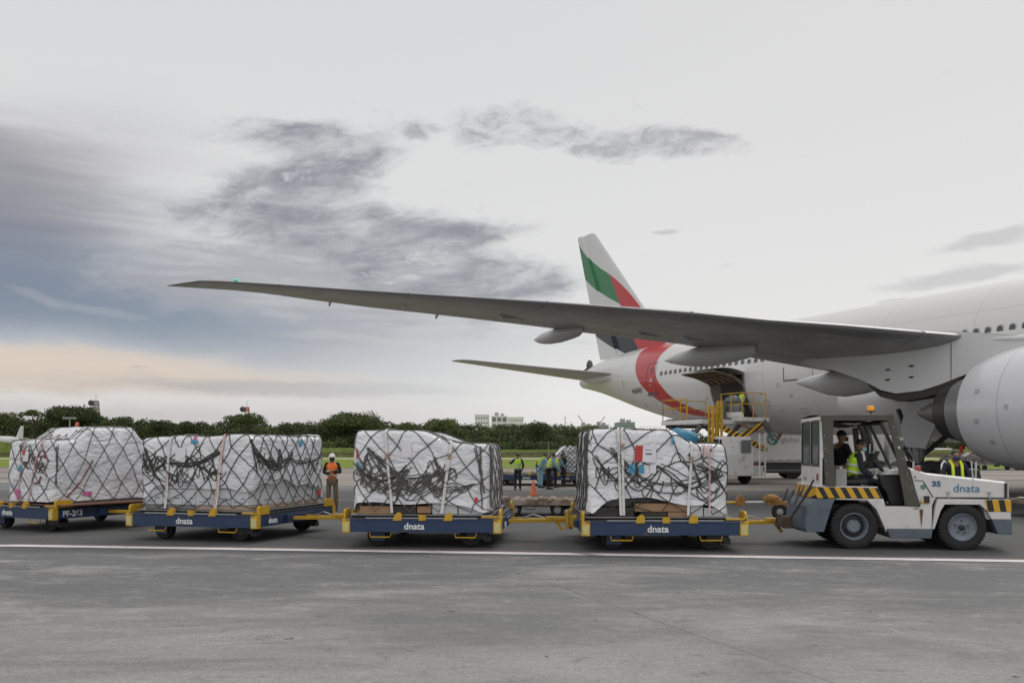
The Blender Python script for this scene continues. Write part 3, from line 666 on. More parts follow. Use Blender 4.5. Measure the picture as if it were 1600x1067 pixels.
def wing(sgn):
    wn_ = thing('wing', None, None); wn_.parent = PL; mir = lambda q: (q[0], q[1]*sgn, q[2])
    def shell(s0, s1, ys, name, m_, n=8, off=0, close=True, par=wn_):
        mb = MB(); nY = len(ys); seq = [(s0+(s1-s0)*(i/n)**(1.6 if s0 == 0 else 1), 1) for i in range(n, -1, -1)]+[(s0+(s1-s0)*(i/n)**(1.6 if s0 == 0 else 1), -1) for i in range(0 if s0 > 0 else 1, n+1)]
        K = len(seq)
        for Y_ in ys: mb.v += [mir(wpt(Y_, s_, sd)) for s_, sd in seq]
        for i in range(nY-1):
            for j in range(K-1): mb.f.append((i*K+j, i*K+j+1, (i+1)*K+j+1, (i+1)*K+j))
            if close: mb.f.append((i*K+K-1, i*K, (i+1)*K, (i+1)*K+K-1))
        mb.f.append(tuple(range(K))); mb.f.append(tuple((nY-1)*K+j for j in range(K))[::-1]); mb.mi = [0]*len(mb.f)
        return mb.build(name, m_, par, 50)
    shell(.095, .715, YS[:-3], 'wing_box', WUN, 10)
    for a, b_ in ((3.1,8.6),(11.0,17),(17,21),(21,25),(25,29)):
        ys = [a+.03]+[y for y in YS if a+.1 < y < b_-.1]+[b_-.03]; shell(0, .09, ys, 'slat', SLAT, 6)
    shell(0, .0948, [8.63, 9.8, 10.97], 'leading_edge', SLAT, 6); shell(0, .0948, [29.0, 30.2, 30.8, 31.4], 'leading_edge', WTIP, 6)
    for a, b_, nm in ((3.1,8.6,'flap'),(8.65,11.2,'flaperon'),(11.25,22.6,'flap'),(22.65,28.4,'aileron')):
        ys = [a]+[y for y in YS if a+.1 < y < b_-.1]+[b_]; shell(.722, 1, ys, nm, FLAP, 6)
    shell(.722, 1, [28.45, 29, 30.2, 30.8, 31.4], 'trailing_edge', WTIP, 6)
    shell(0, 1, [31.4, 31.9, 32.25, 32.4], 'wing_tip', WTIP, 8)
    # flap track fairings
    for Y_, xa, za, xm, zm, xf, zf, wd in ((17.9,44.8,6.45,42.9,6.08,40.6,6.2,.27),(12.5,42.9,5.62,39.8,5.1,37.0,5.25,.34),(6.6,41.3,4.75,38.9,3.95,36.0,4.2,.42)):
        mb = MB(); n = 16; ks = [0,.03,.08,.18,.35,.55,.75,.9,.97,1]
        for q in ks:
            x_ = xa+(xf-xa)*q; zb_ = lerp([(0,za-.03),(.12,za-.22 if Y_ > 7 else za-.25),(.45,zm),(.7,zm+.04),(.9,zf-.02),(1,zf+.12)], q)
            xl, zl, xt, zt = wst(Y_); s_ = (x_-xl)/(xt-xl)
            ztp = (wpt(Y_, min(s_, .98), -1)[2]+.12) if s_ < .98 else zt+(zt-.02-zt)*0
            if s_ >= .98: ztp = lerp([(0,za+.04),(.25,max(zt-.05, za+.25))], q)
            hh = max(.02, (ztp-zb_)/2); ww = wd*min(1, .12+q*3.2)*(1 if q < .8 else (1-q)/.2*.8+.2)
            mb.v += [mir((x_, Y_+ww*cos(2*pi*j/n), (ztp+zb_)/2+hh*sin(2*pi*j/n))) for j in range(n)]
        for i in range(len(ks)-1):
            for j in range(n): mb.f.append((i*n+j, i*n+(j+1) % n, (i+1)*n+(j+1) % n, (i+1)*n+j))
        mb.f.append(tuple(range(n))); mb.f.append(tuple((len(ks)-1)*n+j for j in range(n))); mb.mi = [0]*len(mb.f)
        mb.build('flap_fairing', mat('fairing_grey', (.46,.46,.465), .4, var=.1, vs=1), wn_, 60)
    # aileron horn and fuel vent details
    for Y_, s_ in ((26.6,.93),(22.6,.97),(24.5,.5)):
        q = wpt(Y_, s_, -1); MB().prism([(q[0]-.3,q[2]+.05),(q[0]+.15,q[2]+.05),(q[0]+.1,q[2]-.16)], sgn*Y_-.03, sgn*Y_+.03).build('hinge_bracket', PWH, wn_)
    if sgn > 0:
        q = wpt(30.35, .04, 1); MB().ell((q[0]-.12, q[1], q[2]+.03), .12, .09, .05, 12, 8).build('navigation_light', mat('green_lamp', (.08,.6,.3), .2, emit=.5), wn_, 60)
        for Y_, s_ in ((14.2,.62),(15.6,.66),(20.5,.6)):
            q = wpt(Y_, s_, -1); MB().box(q[0]-.12, q[0]+.12, q[1]-.7, q[1]+.7, q[2]-.05, q[2]+.05).build('inspection_panel', mat('pale_panel', (.5,.49,.47), .4), wn_, bevel=.01)
    return wn_
wing(1); wing(-1)
# wing root fillet
# ---- engines
def engine(sgn, full=True):
    e = thing('engine', None, None); e.parent = PL; y = 9.8*sgn; zc = 3.0; ax = (1,0,0); o_ = (0,y,zc)
    NC, t, p, tc_ = (MATS['nacelle_paint'], None, None, None) if 'nacelle_paint' in MATS else matnodes('nacelle_paint')
    if t:
        X, Y, Z = sep(t, tc_); n1 = noise_nd(t, tc_, .8, 4, .6)
        c = mixc(t, 1.0, (.60,.60,.62), comb(t, *[n1*.1+.95]*3), 'MULTIPLY'); k = (X-25.0).m('ABSOLUTE').step(.02,.006).m('MAXIMUM', (X-27.62).m('ABSOLUTE').step(.02,.006))
        k = k.m('MAXIMUM', (Z-1.35).m('ABSOLUTE').step(.02,.006))
        c = mixc(t, k*.6, c, (.2,.2,.21)); t.links.new(c, p.inputs['Base Color']); p.inputs['Roughness'].default_value = .3; p.inputs['Coat Weight'].default_value = .3
    MB().lathe([(1.62,24.3),(1.60,23.9),(1.66,23.65),(1.74,23.6),(1.82,23.66),(1.9,23.95),(1.97,24.6),(2.0,25.4),(2.0,26.2),(1.97,27.0),(1.90,27.8),(1.78,28.5),(1.62,29.0),(1.53,29.25),(1.47,29.25),(1.45,29.0),(1.6,28.0)], o_, ax, 64).build('nacelle', NC, e, 45)
    MB().lathe([(1.2,28.1),(1.34,28.8),(1.32,29.1),(1.24,29.5),(1.12,29.85),(1.02,30.12),(.99,30.13),(.98,30.1),(.9,29.8)], o_, ax, 48).build('core_cowl', mat('cowl_metal', (.27,.265,.275), .4, metal=.4, var=.2, vs=2), e, 45)
    MB().lathe([(.86,29.8),(.96,30.1),(.93,30.4),(.84,30.72),(.82,30.72),(.8,30.6),(.74,30.2)], o_, ax, 48).build('exhaust_nozzle', mat('nozzle_metal', (.085,.075,.07), .45, metal=.6, var=.3, vs=3), e, 45)
    MB().lathe([(.50,30.2),(.47,30.8),(.33,31.4),(.14,31.85),(.05,32.0),(0,32.02)], o_, ax, 32).build('exhaust_cone', mat('cone_metal', (.20,.185,.175), .5, metal=.5, var=.3, vs=3), e, 60)
    MB().lathe([(0,30.15),(.9,30.15)], o_, ax, 32).lathe([(0,24.4),(1.61,24.4)], o_, ax, 32).build('engine_core', DKM, e)
    bl = MB().lathe([(0,23.75),(.2,23.9),(.35,24.3)], o_, ax, 20)
    for k in range(22):
        a = 2*pi*k/22; bl.add([(24.05,y+.34*cos(a),zc+.34*sin(a)),(24.3,y+.34*cos(a+.2),zc+.34*sin(a+.2)),(24.35,y+1.59*cos(a+.3),zc+1.59*sin(a+.3)),(24.15,y+1.59*cos(a+.08),zc+1.59*sin(a+.08))], [(0,1,2,3)])
    bl.build('fan', mat('fan_metal', (.12,.12,.13), .4, metal=.6), e)
    # round access mark
    if sgn > 0:
        for (uu, vv), r_ in (((1537,638),.085),((1582,634),.045),):
            best = None
            for k in range(400):    # find the point of the cowl surface
                x_ = 25.5+k*.01; pass
        [MB().lathe([(0,.012),(r_,.012),(r_*1.15,-.03)], (x_,9.8+y_,3.0), (0,1,0), 20).build('access_port', mat('port_grey', (.42,.42,.43), .5), e) for x_, y_, r_ in ((27.3,1.945,.075),(26.1,1.995,.04))]
    pp = [(27.0,5.1),(27.9,5.16),(28.7,5.3),(30.5,5.6),(33,5.7),(36.7,5.5),(37.6,5.15),(36.73,4.98),(35.61,4.72),(34.21,4.28),(33.31,3.86),(32.64,3.7),(31.59,3.74),(30.83,3.9),(30.11,4.1),(29.2,4.3),(27.9,4.6),(26.6,4.9)]
    mb = MB(); n = len(pp); W_ = [.12,.22,.26,.3,.3,.14,.03,.08,.16,.27,.3,.31,.31,.31,.32,.32,.3,.15]
    mb.add([(a, y-w_, b_) for (a, b_), w_ in zip(pp, W_)]+[(a, y+w_, b_) for (a, b_), w_ in zip(pp, W_)], [tuple(range(n)), tuple(range(2*n-1, n-1, -1))]+[(i, n+i, n+(i+1) % n, (i+1) % n) for i in range(n)])
    pyo = mb.build('pylon', PWH, e, 40)
    MB().prism([(29.9,4.14),(30.83,3.86),(31.59,3.70),(32.64,3.66),(33.31,3.82),(33.9,4.12),(33.3,3.62),(32.5,3.42),(31.5,3.5),(30.6,3.66)], y-.24, y+.335).build('heat_shield', mat('heat_shield', (.05,.045,.04), .5, metal=.4), pyo)
    if sgn > 0:
        for (xx, zz) in ((33.0,4.55),(32.0,4.6),(33.0,4.2),(32.0,4.22)): MB().box(xx-.08, xx+.08, y+.3, y+.33, zz-.025, zz+.025).build('latch', DKM, pyo)
        mb = MB().box(30.42,30.45,y+.295,y+.318,4.0,5.2); mb.build('panel_joint', SEAMM, pyo)
        MB().tube([(30.6,y+.10,5.28),(29.6,y+.17,5.24),(28.7,y+.2,5.16),(27.6,y+.2,5.08),(26.6,y+.16,5.0),(25.6,y+.1,4.95)], [.02,.06,.085,.095,.085,.04], 10).build('strake', mat('strake_pale', (.62,.62,.63), .3), pyo, 60)
    return e
E1 = engine(1); engine(-1)
# ---- tail
FINM, t, p, tc_ = matnodes('fin_paint'); X, Y, Z = sep(t, tc_)
U = X.curve([(60,8.4),(62,9.9),(63.9,11.85),(65.8,13.4),(67.57,14.54),(69.5,15.55),(71.2,16.65),(72.62,17.9),(73.4,18.6)])
L_ = X.curve([(60,10.2),(64,11.4),(66.86,12.5),(69.1,13.5),(71.42,14.85),(73.4,16.2)])
S_ = Z.curve([(6,61.9),(8.6,63.75),(10,64.9),(12.24,66.33),(14.5,67.75),(16,68.6),(19,70)])
B1 = X.curve([(60,9.3),(64,10.4),(67,11.0),(69,11.5),(71,12.0)]); B2 = X.curve([(60,6.6),(63.5,7.6),(65.74,8.62),(67.7,9.4),(69.9,10.35),(71,10.9)])
c = mixc(t, 1.0, (.60,.60,.61), comb(t, *[noise_nd(t, tc_, .7, 4, .6)*.1+.95]*3), 'MULTIPLY')
c = mixc(t, Z.lt(U)*Z.gt(L_)*X.gt(S_), c, (.015,.17,.055))
c = mixc(t, Z.lt(U)*X.lt(S_), c, (.46,.03,.035))
c = mixc(t, Z.lt(B1)*Z.gt(B2)*X.gt(S_), c, (.018,.022,.04))
t.links.new(c, p.inputs['Base Color']); p.inputs['Roughness'].default_value = .33
def slab(prof, name, m_, tk, parent=PL, axis='z', n=9):
    # prof: list of (spanpos, xLE, xTE, other) ; axis z: fin, axis y: stabiliser
    mb = MB(); seq = [(i/n, 1) for i in range(n, -1, -1)]+[(i/n, -1) for i in range(1, n)]; K = len(seq)
    for sp, xl, xt, oz in prof:
        ch = xt-xl
        for s_, sd in seq:
            s2 = s_**1.5; q = 5*tk*ch*(.2969*sqrt(s2)-.126*s2-.3516*s2*s2+.2843*s2**3-.1015*s2**4)*sd
            mb.v.append((xl+ch*s2, oz+q, sp) if axis == 'z' else (xl+ch*s2, sp, oz+q))
    for i in range(len(prof)-1):
        for j in range(K): mb.f.append((i*K+j, i*K+(j+1) % K, (i+1)*K+(j+1) % K, (i+1)*K+j))
    mb.f += [tuple(range(K)), tuple((len(prof)-1)*K+j for j in range(K))]; mb.mi = [0]*len(mb.f)
    return mb.build(name, m_, parent, 50)
fle = lambda z: 60.3+(z-8.6)*(70.06-60.3)/(18.18-8.6)
fte = lambda z: lerp([(8.4,69.25),(18.4,72.75)], z)
RUD = lambda z: fle(z)+(fte(z)-fle(z))*.70
fn = thing('tail_fin', None, None); fn.parent = PL
slab([(8.3,58.6,RUD(8.3)+.02,0),(8.8,60.3,RUD(8.8)+.02,0),(12,fle(12),RUD(12)+.02,0),(18.1,fle(18.1),RUD(18.1)+.02,0),(18.3,70.45,RUD(18.3)-.0,0)], 'fin', FINM, .055, fn)
mb = MB()
def rd(z): return RUD(z)+.05, fte(z)
zs = [8.5,12,15,18.2,18.36]
for z in zs:
    a, b_ = rd(z); ww = .09+(18.4-z)*.012; mb.v += [(a,ww,z),(b_,.02,z),(b_,-.02,z),(a,-ww,z)]
for i in range(len(zs)-1):
    for j in range(4): mb.f.append((i*4+j, i*4+(j+1) % 4, i*4+4+(j+1) % 4, i*4+4+j))
mb.f += [(0,1,2,3),(16,17,18,19)]; mb.mi = [0]*len(mb.f); mb.build('rudder', FINM, fn)
for sgn in (1, -1):
    ts = thing('tailplane', None, None); ts.parent = PL
    xt_, yt_, zt_ = 71.2, 10.62, 8.25
    q = inv(700, 563, 10.6)
    sp = [(.8*sgn,63.6,69.9,6.95),(1.6*sgn,64.2,70.0,7.0),(6*sgn,67.6,71.4,7.62),(10.0*sgn,70.6,72.75,8.2),(10.45*sgn,71.2,72.9,8.26),(10.62*sgn,72.1,73.0,8.3)]
    slab(sp, 'stabiliser', mat('tailplane_paint', (.40,.40,.405), .4, var=.1, vs=1), .05, ts, 'y')
    MB().ell((66.2,1.75*sgn,6.85), 2.6, .35, .3, 20, 10).build('root_seal', PWH, ts, 60)
# ---- landing gear
for sgn in (1, -1):
    g_ = thing('main_landing_gear', None, None); g_.parent = PL; y = 5.6*sgn; x = 35.6
    MB().cyl((x,y,.8),(x,y,2.3), .22, 16).cyl((x,y,2.2),(x,y,4.2), .29, 16).build('strut', mat('gear_metal', (.20,.20,.21), .45, metal=.4, var=.2), g_, 50)
    MB().cyl((x,y,2.5),(x-1.9,y-1.6*sgn,4.2), .12, 10).cyl((x-.1,y-.2*sgn,1.6),(x-2.0,y-1.5*sgn,3.6), .1, 10).cyl((x,y,1.25),(x+1.5,y-.6*sgn,3.4), .1, 8).cyl((x+.2,y,1.3),(x+.7,y,1.8), .07, 8).cyl((x+.7,y,1.8),(x+.25,y,2.3), .07, 8).tube([(x-.3,y+.1,2.2),(x-.5,y+.2,1.7),(x-.25,y+.1,1.2)], .04, 6).tube([(x+.3,y+.1,2.2),(x+.42,y+.2,1.6),(x+.2,y+.1,1.1)], .035, 6).build('brace', mat('gear_dark', (.05,.05,.055), .5), g_, 50)
    MB().bar((x-1.6,y,.68),(x+1.6,y,.68), .25, .3).build('bogie_beam', MATS['gear_metal'], g_, bevel=.02)
    for k in (-1.45, 0, 1.45):
        for j in (-.7, .7):
            o_ = (x+k, y+j, .67); MB().lathe([(.3,-.22),(.55,-.26),(.64,-.2),(.67,-.08),(.67,.08),(.64,.2),(.55,.26),(.3,.22)], o_, (0,1,0), 28).build('wheel', TYRE, g_, 50)
    dy_ = y+.5*sgn
    D = [inv(*q, 6.1) for q in ((1419,623),(1408,670),(1416,698),(1446,701),(1464,662),(1461,618))]
    MB().prism([(a[0], a[2]) for a in D], dy_-.04, dy_+.04).build('gear_door', mat('gear_door_grey', (.44,.44,.45), .4, var=.1), g_)
ng = thing('nose_landing_gear', None, None); ng.parent = PL
MB().cyl((5.9,0,.5),(5.7,0,3.2), .14, 12).build('strut', MATS['gear_metal'], ng, 50)
for j in (-.35, .35): MB().lathe([(.2,-.15),(.5,-.17),(.54,0),(.5,.17),(.2,.15)], (5.9,j,.54), (0,1,0), 24).build('wheel', TYRE, ng, 50)
# small blade antenna and red drain tag under the belly
q = inv(1219, 684, .6); MB().prism([(q[0]-.2,2.7),(q[0]+.12,2.7),(q[0]+.25,2.3),(q[0]+.1,2.3)], .57, .63).build('drain_mast', mat('mast_brown', (.25,.10,.06), .6), PL)
q = inv(1503, 700, 9.8); MB().prism([(q[0]-.06,1.9),(q[0]+.06,1.9),(q[0]+.1,1.66),(q[0]+.0,1.66)], 9.78, 9.82).build('warning_streamer', mat('streamer_red', (.5,.03,.04), .7), PL)

for X_, z_, a_, b_ in ((54.9,4.3,.30,.22),(47.5,4.05,.34,.30),(46.4,5.0,.22,.18),(56.9,4.0,.25,.2),(62.3,6.1,.35,.25),(64.5,6.6,.3,.3),(45.0,3.6,.4,.25),(60.2,4.6,.3,.15)):
    mb = MB(); w_ = .018
    for q in ((X_,X_+w_,z_,z_+b_),(X_+a_-w_,X_+a_,z_,z_+b_),(X_,X_+a_,z_,z_+w_),(X_,X_+a_,z_+b_-w_,z_+b_)): patch(mb, *q, .006, 2, 2)
    mb.build('service_panel', SEAMM, PL)
for X_, z_ in ((47.9,4.75),(52.9,4.2),(46.8,3.9),(61.9,5.1)):
    q = fus(X_, thz(X_, z_), .01); MB().lathe([(0,.03),(.05,.03),(.09,.0)], q, (0,1,-.2), 14).build('drain_port', mat('port_grey', (.42,.42,.43), .5), PL)
for X_, z_ in ((46.5,7.0),(49.2,6.95),(52.5,4.65),(56.2,7.05),(45.6,4.45)):
    mb = MB()
    for k in range(3): patch(mb, X_, X_+.28-.05*k, z_+k*.05, z_+k*.05+.02, .008, 2, 1)
    mb.build('stencil_marking', mat('stencil_grey', (.22,.22,.23), .5), PL)
for x_, th_ in ((26.4,-.55),(26.4,-.3),(28.3,.25),(28.3,-.25),(25.3,.1),(27.9,-.6)):
    r_ = lerp([(24.6,1.97),(25.4,2.0),(26.2,2.0),(27,1.97),(27.8,1.90),(28.5,1.78)], x_)
    MB().grid(lambda a, b_: (x_+.16*a, 9.8+(r_+.006)*cos(th_+.07*b_), 3.0+(r_+.006)*sin(th_+.07*b_)), 2, 2).build('cowl_latch', mat('latch_grey', (.36,.36,.37), .5), E1)
# ------------------------------------------------------------------ pallet dollies
BLUE = mat('dolly_blue', (.014,.036,.092), .45, var=.35, vs=3, dirt=(.09,.08,.07), ds=5, dth=(.56,.75))
YEL = mat('safety_yellow', (.52,.31,.015), .45, var=.2, vs=5, dirt=(.10,.07,.03), ds=7, dth=(.54,.75))
DECK = mat('deck_steel', (.05,.05,.055), .5, metal=.4, var=.3, vs=4); TRED = mat('tread_rubber', (.018,.018,.018), .85, var=.4, vs=8)
RIM = mat('rim_grey', (.12,.12,.125), .6, var=.3, vs=8); LET = mat('lettering_white', (.68,.70,.72), .5, var=.25, vs=30)
PLT = mat('rating_plate', (.52,.47,.22), .5, var=.4, vs=25)
LX, LY = 2.86, 3.3
def wheel(mb_t, mb_r, x, y, z, r, w_, ri):
    mb_t.lathe([(ri,-w_/2),(r*.9,-w_/2),(r,-w_*.33),(r,w_*.33),(r*.9,w_/2),(ri,w_/2)], (x,y,z), (0,1,0), 26)
    mb_r.lathe([(ri+.004,-w_*.46),(ri*.8,-w_*.38),(ri*.5,-w_*.30),(ri*.42,-w_*.46),(0,-w_*.48)], (x,y,z), (0,1,0), 20).lathe([(ri+.004,w_*.46),(ri*.6,w_*.3),(0,w_*.4)], (x,y,z), (0,1,0), 20)
def make_dolly(steps=(-.75,.8), logo_x=-.05):
    r_ = thing('pallet_dolly', '', 'dolly'); x0, x1, y0, y1 = -LX/2, LX/2, -LY/2, LY/2
    fb = MB().box(x0+.12,x1-.12,y0,y0+.08,.29,.515).box(x0+.12,x1-.12,y1-.08,y1,.29,.515).box(x0,x0+.08,y0+.1,y1-.1,.3,.51).box(x1-.08,x1,y0+.1,y1-.1,.3,.51)
    for y in (-.9,0,.9): fb.box(x0+.09,x1-.09,y-.05,y+.05,.33,.5)
    fb.box(x0+.05,x1-.05,y0-.012,y0+.09,.50,.522).box(x0+.3,x1-.3,y0-.02,y0+.002,.29,.3)
    fb.build('frame', BLUE, r_, bevel=.006)
    dk = MB().box(x0+.03,x1-.03,y0+.03,y1-.03,.52,.55)
    for i in range(15): y = y0+.2+i*(LY-.4)/14; dk.cyl((x0+.12,y,.556),(x1-.12,y,.556), .022, 8)
    dk.build('deck', DECK, r_)
    MB().box(x0+.42,x1-.42,y0-.018,y0-.005,.535,.556).build('deck_edge', mat('edge_alu', (.33,.34,.35), .4, metal=.5, var=.3, vs=6), r_)
    for sx in (-1, 1):
        for sy in (-1, 1):
            cx, cy = sx*(LX/2-.055), sy*(LY/2-.055)
            c_ = MB().box(cx-.075,cx+.075,cy-.065,cy+.065,.275,.53)
            if sx > 0: c_.box(cx-.3 if sy < 0 else cx-.04, cx+.08, cy-.03*sy-.03, cy-.03*sy+.03, .53, .58)
            o = c_.build('corner_post', YEL, r_, bevel=.008)
            if sy < 0: MB().box(cx-.055,cx+.055,cy-.073,cy-.066,.30,.47).build('rating_plate', PLT, o)
            # raised corner stops
            MB().prism([(cy-sy*.0,.53),(cy-sy*.42,.53),(cy-sy*.42,.66),(cy-sy*.36,.70),(cy-sy*.06,.70),(cy,.66)], cx-.02+sx*.04, cx+.02+sx*.04, 'x').build('corner_stop', YEL, r_, bevel=.006)
    for x, w_, h_ in ((-.42,.13,.125),(.02,.13,.085),(.50,.13,.125)):
        for sy in (-1, 1):
            y = sy*(LY/2-.0); s_ = MB().prism([(x-w_/2-(.03 if h_ > .1 else 0),.50),(x+w_/2,.50),(x+w_/2,.52+h_*.7),(x+w_*.25,.52+h_),(x-w_*.1,.52+h_),(x-w_/2,.52+h_*.6)] if h_ > .1 else [(x-w_/2,.5),(x+w_/2,.5),(x+w_/2,.52+h_),(x-w_/2,.52+h_)], y-.055 if sy > 0 else y-.03, y+.03 if sy > 0 else y+.055)
            s_.build('pallet_stop', YEL, r_, bevel=.006)
    for sy in (-1, 1):
        for sx in (-1, 1):
            x = sx*.86; y = sy*1.22
            wt = MB(); wr = MB(); wheel(wt, wr, x, y, .21, .21, .15, .085)
            w_ = wt.build('wheel', TRED, r_, 40); wr.build('rim', RIM, w_, 40)
            fk = MB().box(x-.19,x+.19,y-.13,y+.13,.255,.30)
            if sx < 0: fk.box(x-.13,x+.13,y-.115*1-.01,y-.095,.10,.27).box(x-.13,x+.13,y+.095,y+.115,.10,.27)
            else: fk.prism([(x-.05,.17),(x+.3,.13),(x+.33,.27),(x-.1,.27)], y-.115, y-.095).prism([(x-.05,.17),(x+.3,.13),(x+.33,.27),(x-.1,.27)], y+.095, y+.115).box(x+.24,x+.36,y-.09,y+.09,.10,.2)
            fk.build('caster_fork', DECK if sx > 0 else BLUE, r_, bevel=.005)
    for x in steps:
        MB().tube([(x-.2,y0+.03,.30),(x-.18,y0+.0,.20),(x+.18,y0+.0,.20),(x+.2,y0+.03,.30)], .013, 6, cap=True).build('foot_step', YEL, r_, 60)
    # drawbar towards +X with coupling head, and rear coupling
    d_ = MB().prism([(-.34,0),(-.34,.02),(-.06,.9),(-.045,1.15),(.045,1.15),(.06,.9),(.34,.02),(.34,0),(.24,0),(.02,.7),(-.02,.7),(-.24,0)], .36, .425, 'z')
    d_.v = [(x1-.02+v[1], v[0], v[2]) for v in d_.v]; dr_ = d_.build('drawbar', YEL, r_, bevel=.006)
    MB().box(x1+.75,x1+1.16,-.07,.07,.40,.47).box(x1+1.0,x1+1.16,-.05,.05,.34,.41).build('coupling_head', YEL, dr_, bevel=.012)
    MB().bar((x1+.95,0,.38),(x1+1.08,0,.20), .05, .06).build('drop_leg', YEL, dr_)
    MB().tube([(x1+.3,.12,.43),(x1+.5,.12,.5),(x1+.72,.1,.43)], .014, 6).build('release_handle', METAL, dr_)
    MB().box(x0-.16,x0+.02,-.12,.12,.30,.52).box(x0-.2,x0-.15,-.16,.16,.28,.62).cyl((x0-.1,0,.25),(x0-.1,0,.62), .03, 10).build('rear_coupling', YEL, r_, bevel=.008)
    MB().box(x0-.06,x0-.0,-.5,.5,.34,.46).build('end_beam', BLUE, r_, bevel=.008); MB().box(x1,x1+.05,-.55,.55,.32,.48).build('end_beam', BLUE, r_, bevel=.008)
    lg = MB(); 
    L1 = text('dnata', .165, LET, r_, (logo_x-.26, y0-.016, .345), name='logo', ext=.004, bold=.004, space=1.02)
    L2 = text('dnata', .15, LET, r_, (x1+.052, -1.3, .36), (pi/2,0,pi/2), name='end_lettering', ext=.004, bold=.003)
    return r_
def cart_at(o, u, v, theta, label, s_=None):
    # theta: degrees clockwise yaw; near right corner foot (ground line under the corner) at pixel u and distance d=v
    th = -radians(theta); d = v; cx, cy = (u-800)*d/F, d
    ox = LX/2*cos(th)-(-LY/2)*sin(th); oy = LX/2*sin(th)+(-LY/2)*cos(th)
    o.location = (cx-ox, cy-oy, 0); o.rotation_euler = (0,0,th); o['label'] = label; o['group'] = 'pallet dollies'
    return o
dolly = make_dolly()
CART = [cart_at(dolly, 1168, 15.9, 0, 'blue and yellow dolly directly behind the tug')]
for u, d, th, lab in ((782, 16.38, 4, 'second blue and yellow dolly behind the tug, its load sloping down to the right'),
                      (401, 17.3, 15, 'third dolly behind the tug, turned so its right end shows'),
                      (82, 19.4, 29, 'last dolly of the train, cut by the left edge of the photo')):
    CART.append(cart_at(copy_tree(dolly), u, d, th, lab))
for ch in CART[3].children:
    if ch.name.startswith('end_lettering'): L2 = ch
text('PF-263', .17, LET, CART[3], (LX/2+.052, -1.45, .35), (pi/2,0,pi/2), 'fleet_number', ext=.004, bold=.004); bpy.data.objects.remove(L2)
GRN = mat('green_pad', (.05,.11,.06), .7)

# ------------------------------------------------------------------ netted cargo
m, t, p, tc_ = matnodes('plastic_sheet'); X, Y, Z = sep(t, tc_)
mv = t.nodes.new('ShaderNodeTexCoord')
n1 = noise_nd(t, tc_, 1.1, 4, .6)
f1 = ((noise_nd(t, comb(t, X*1.2+Z*1.0, Y*1.2-Z*.8, Z*1.9-X*.7), 1.25, 1.5, .5, .9)*2-1).m('ABSOLUTE')).step(.0, .28)
f2 = ((noise_nd(t, comb(t, X*1.2-Z*1.6, Y*1.4+Z*1.3, Z*1.2+X*1.3+5), 2.4, 2, .5, .7)*2-1).m('ABSOLUTE')).step(.0, .22)
f3 = ((noise_nd(t, comb(t, X*.9, Y*.9, Z*3.6+9), 3.3, 3, .6, 1.4)*2-1).m('ABSOLUTE')).step(.0, .3)
big = noise_nd(t, comb(t, X*1.1, Y*1.1, Z*1.5), 1.5, 2, .5)
c = mixc(t, n1.step(.35,.7), (.63,.64,.675), (.76,.765,.79)); c = mixc(t, (1.0-f1)*.12, c, (.50,.51,.55)); c = mixc(t, noise_nd(t, tc_, 2.6, 6, .7).step(.6,.8)*.4, c, (.48,.47,.47))
t.links.new(c, p.inputs['Base Color']); p.inputs['Roughness'].default_value = .30; p.inputs['Coat Weight'].default_value = .35; p.inputs['Coat Roughness'].default_value = .15
b = t.nodes.new('ShaderNodeBump'); b.inputs['Strength'].default_value = .85; b.inputs['Distance'].default_value = .045
t.links.new((f1*.34+f2*.20+f3*.07*n1+big*2.4).v, b.inputs['Height']); t.links.new(b.outputs[0], p.inputs['Normal'])
SHEET = m
ROPE = mat('net_rope', (.05,.05,.045), .9, var=.4, vs=12); ROPEL = mat('net_rope_grey', (.105,.10,.092), .9, var=.4, vs=12); ROPER = mat('net_rope_red', (.22,.06,.045), .9, var=.4, vs=12)
STRAPW = mat('strap_white', (.62,.61,.60), .6, var=.15, vs=12); STRAPP = mat('strap_pink', (.55,.36,.34), .6, var=.5, vs=9)
FILM = mat('clear_film', (.75,.76,.78), .16, alpha=.16, var=.15, vs=3, bump=.6, bs=6)
CARD = mat('cardboard', (.34,.21,.12), .85, var=.2, vs=3); CARTON = mat('white_carton', (.55,.56,.58), .6, var=.1, vs=3); DARKB = mat('dark_pallet_boards', (.05,.045,.04), .8, var=.4, vs=6); CARTB = mat('blue_print', (.10,.15,.32), .6)
PSHEET = mat('pallet_aluminium', (.30,.30,.31), .45, metal=.6, var=.2, vs=4)
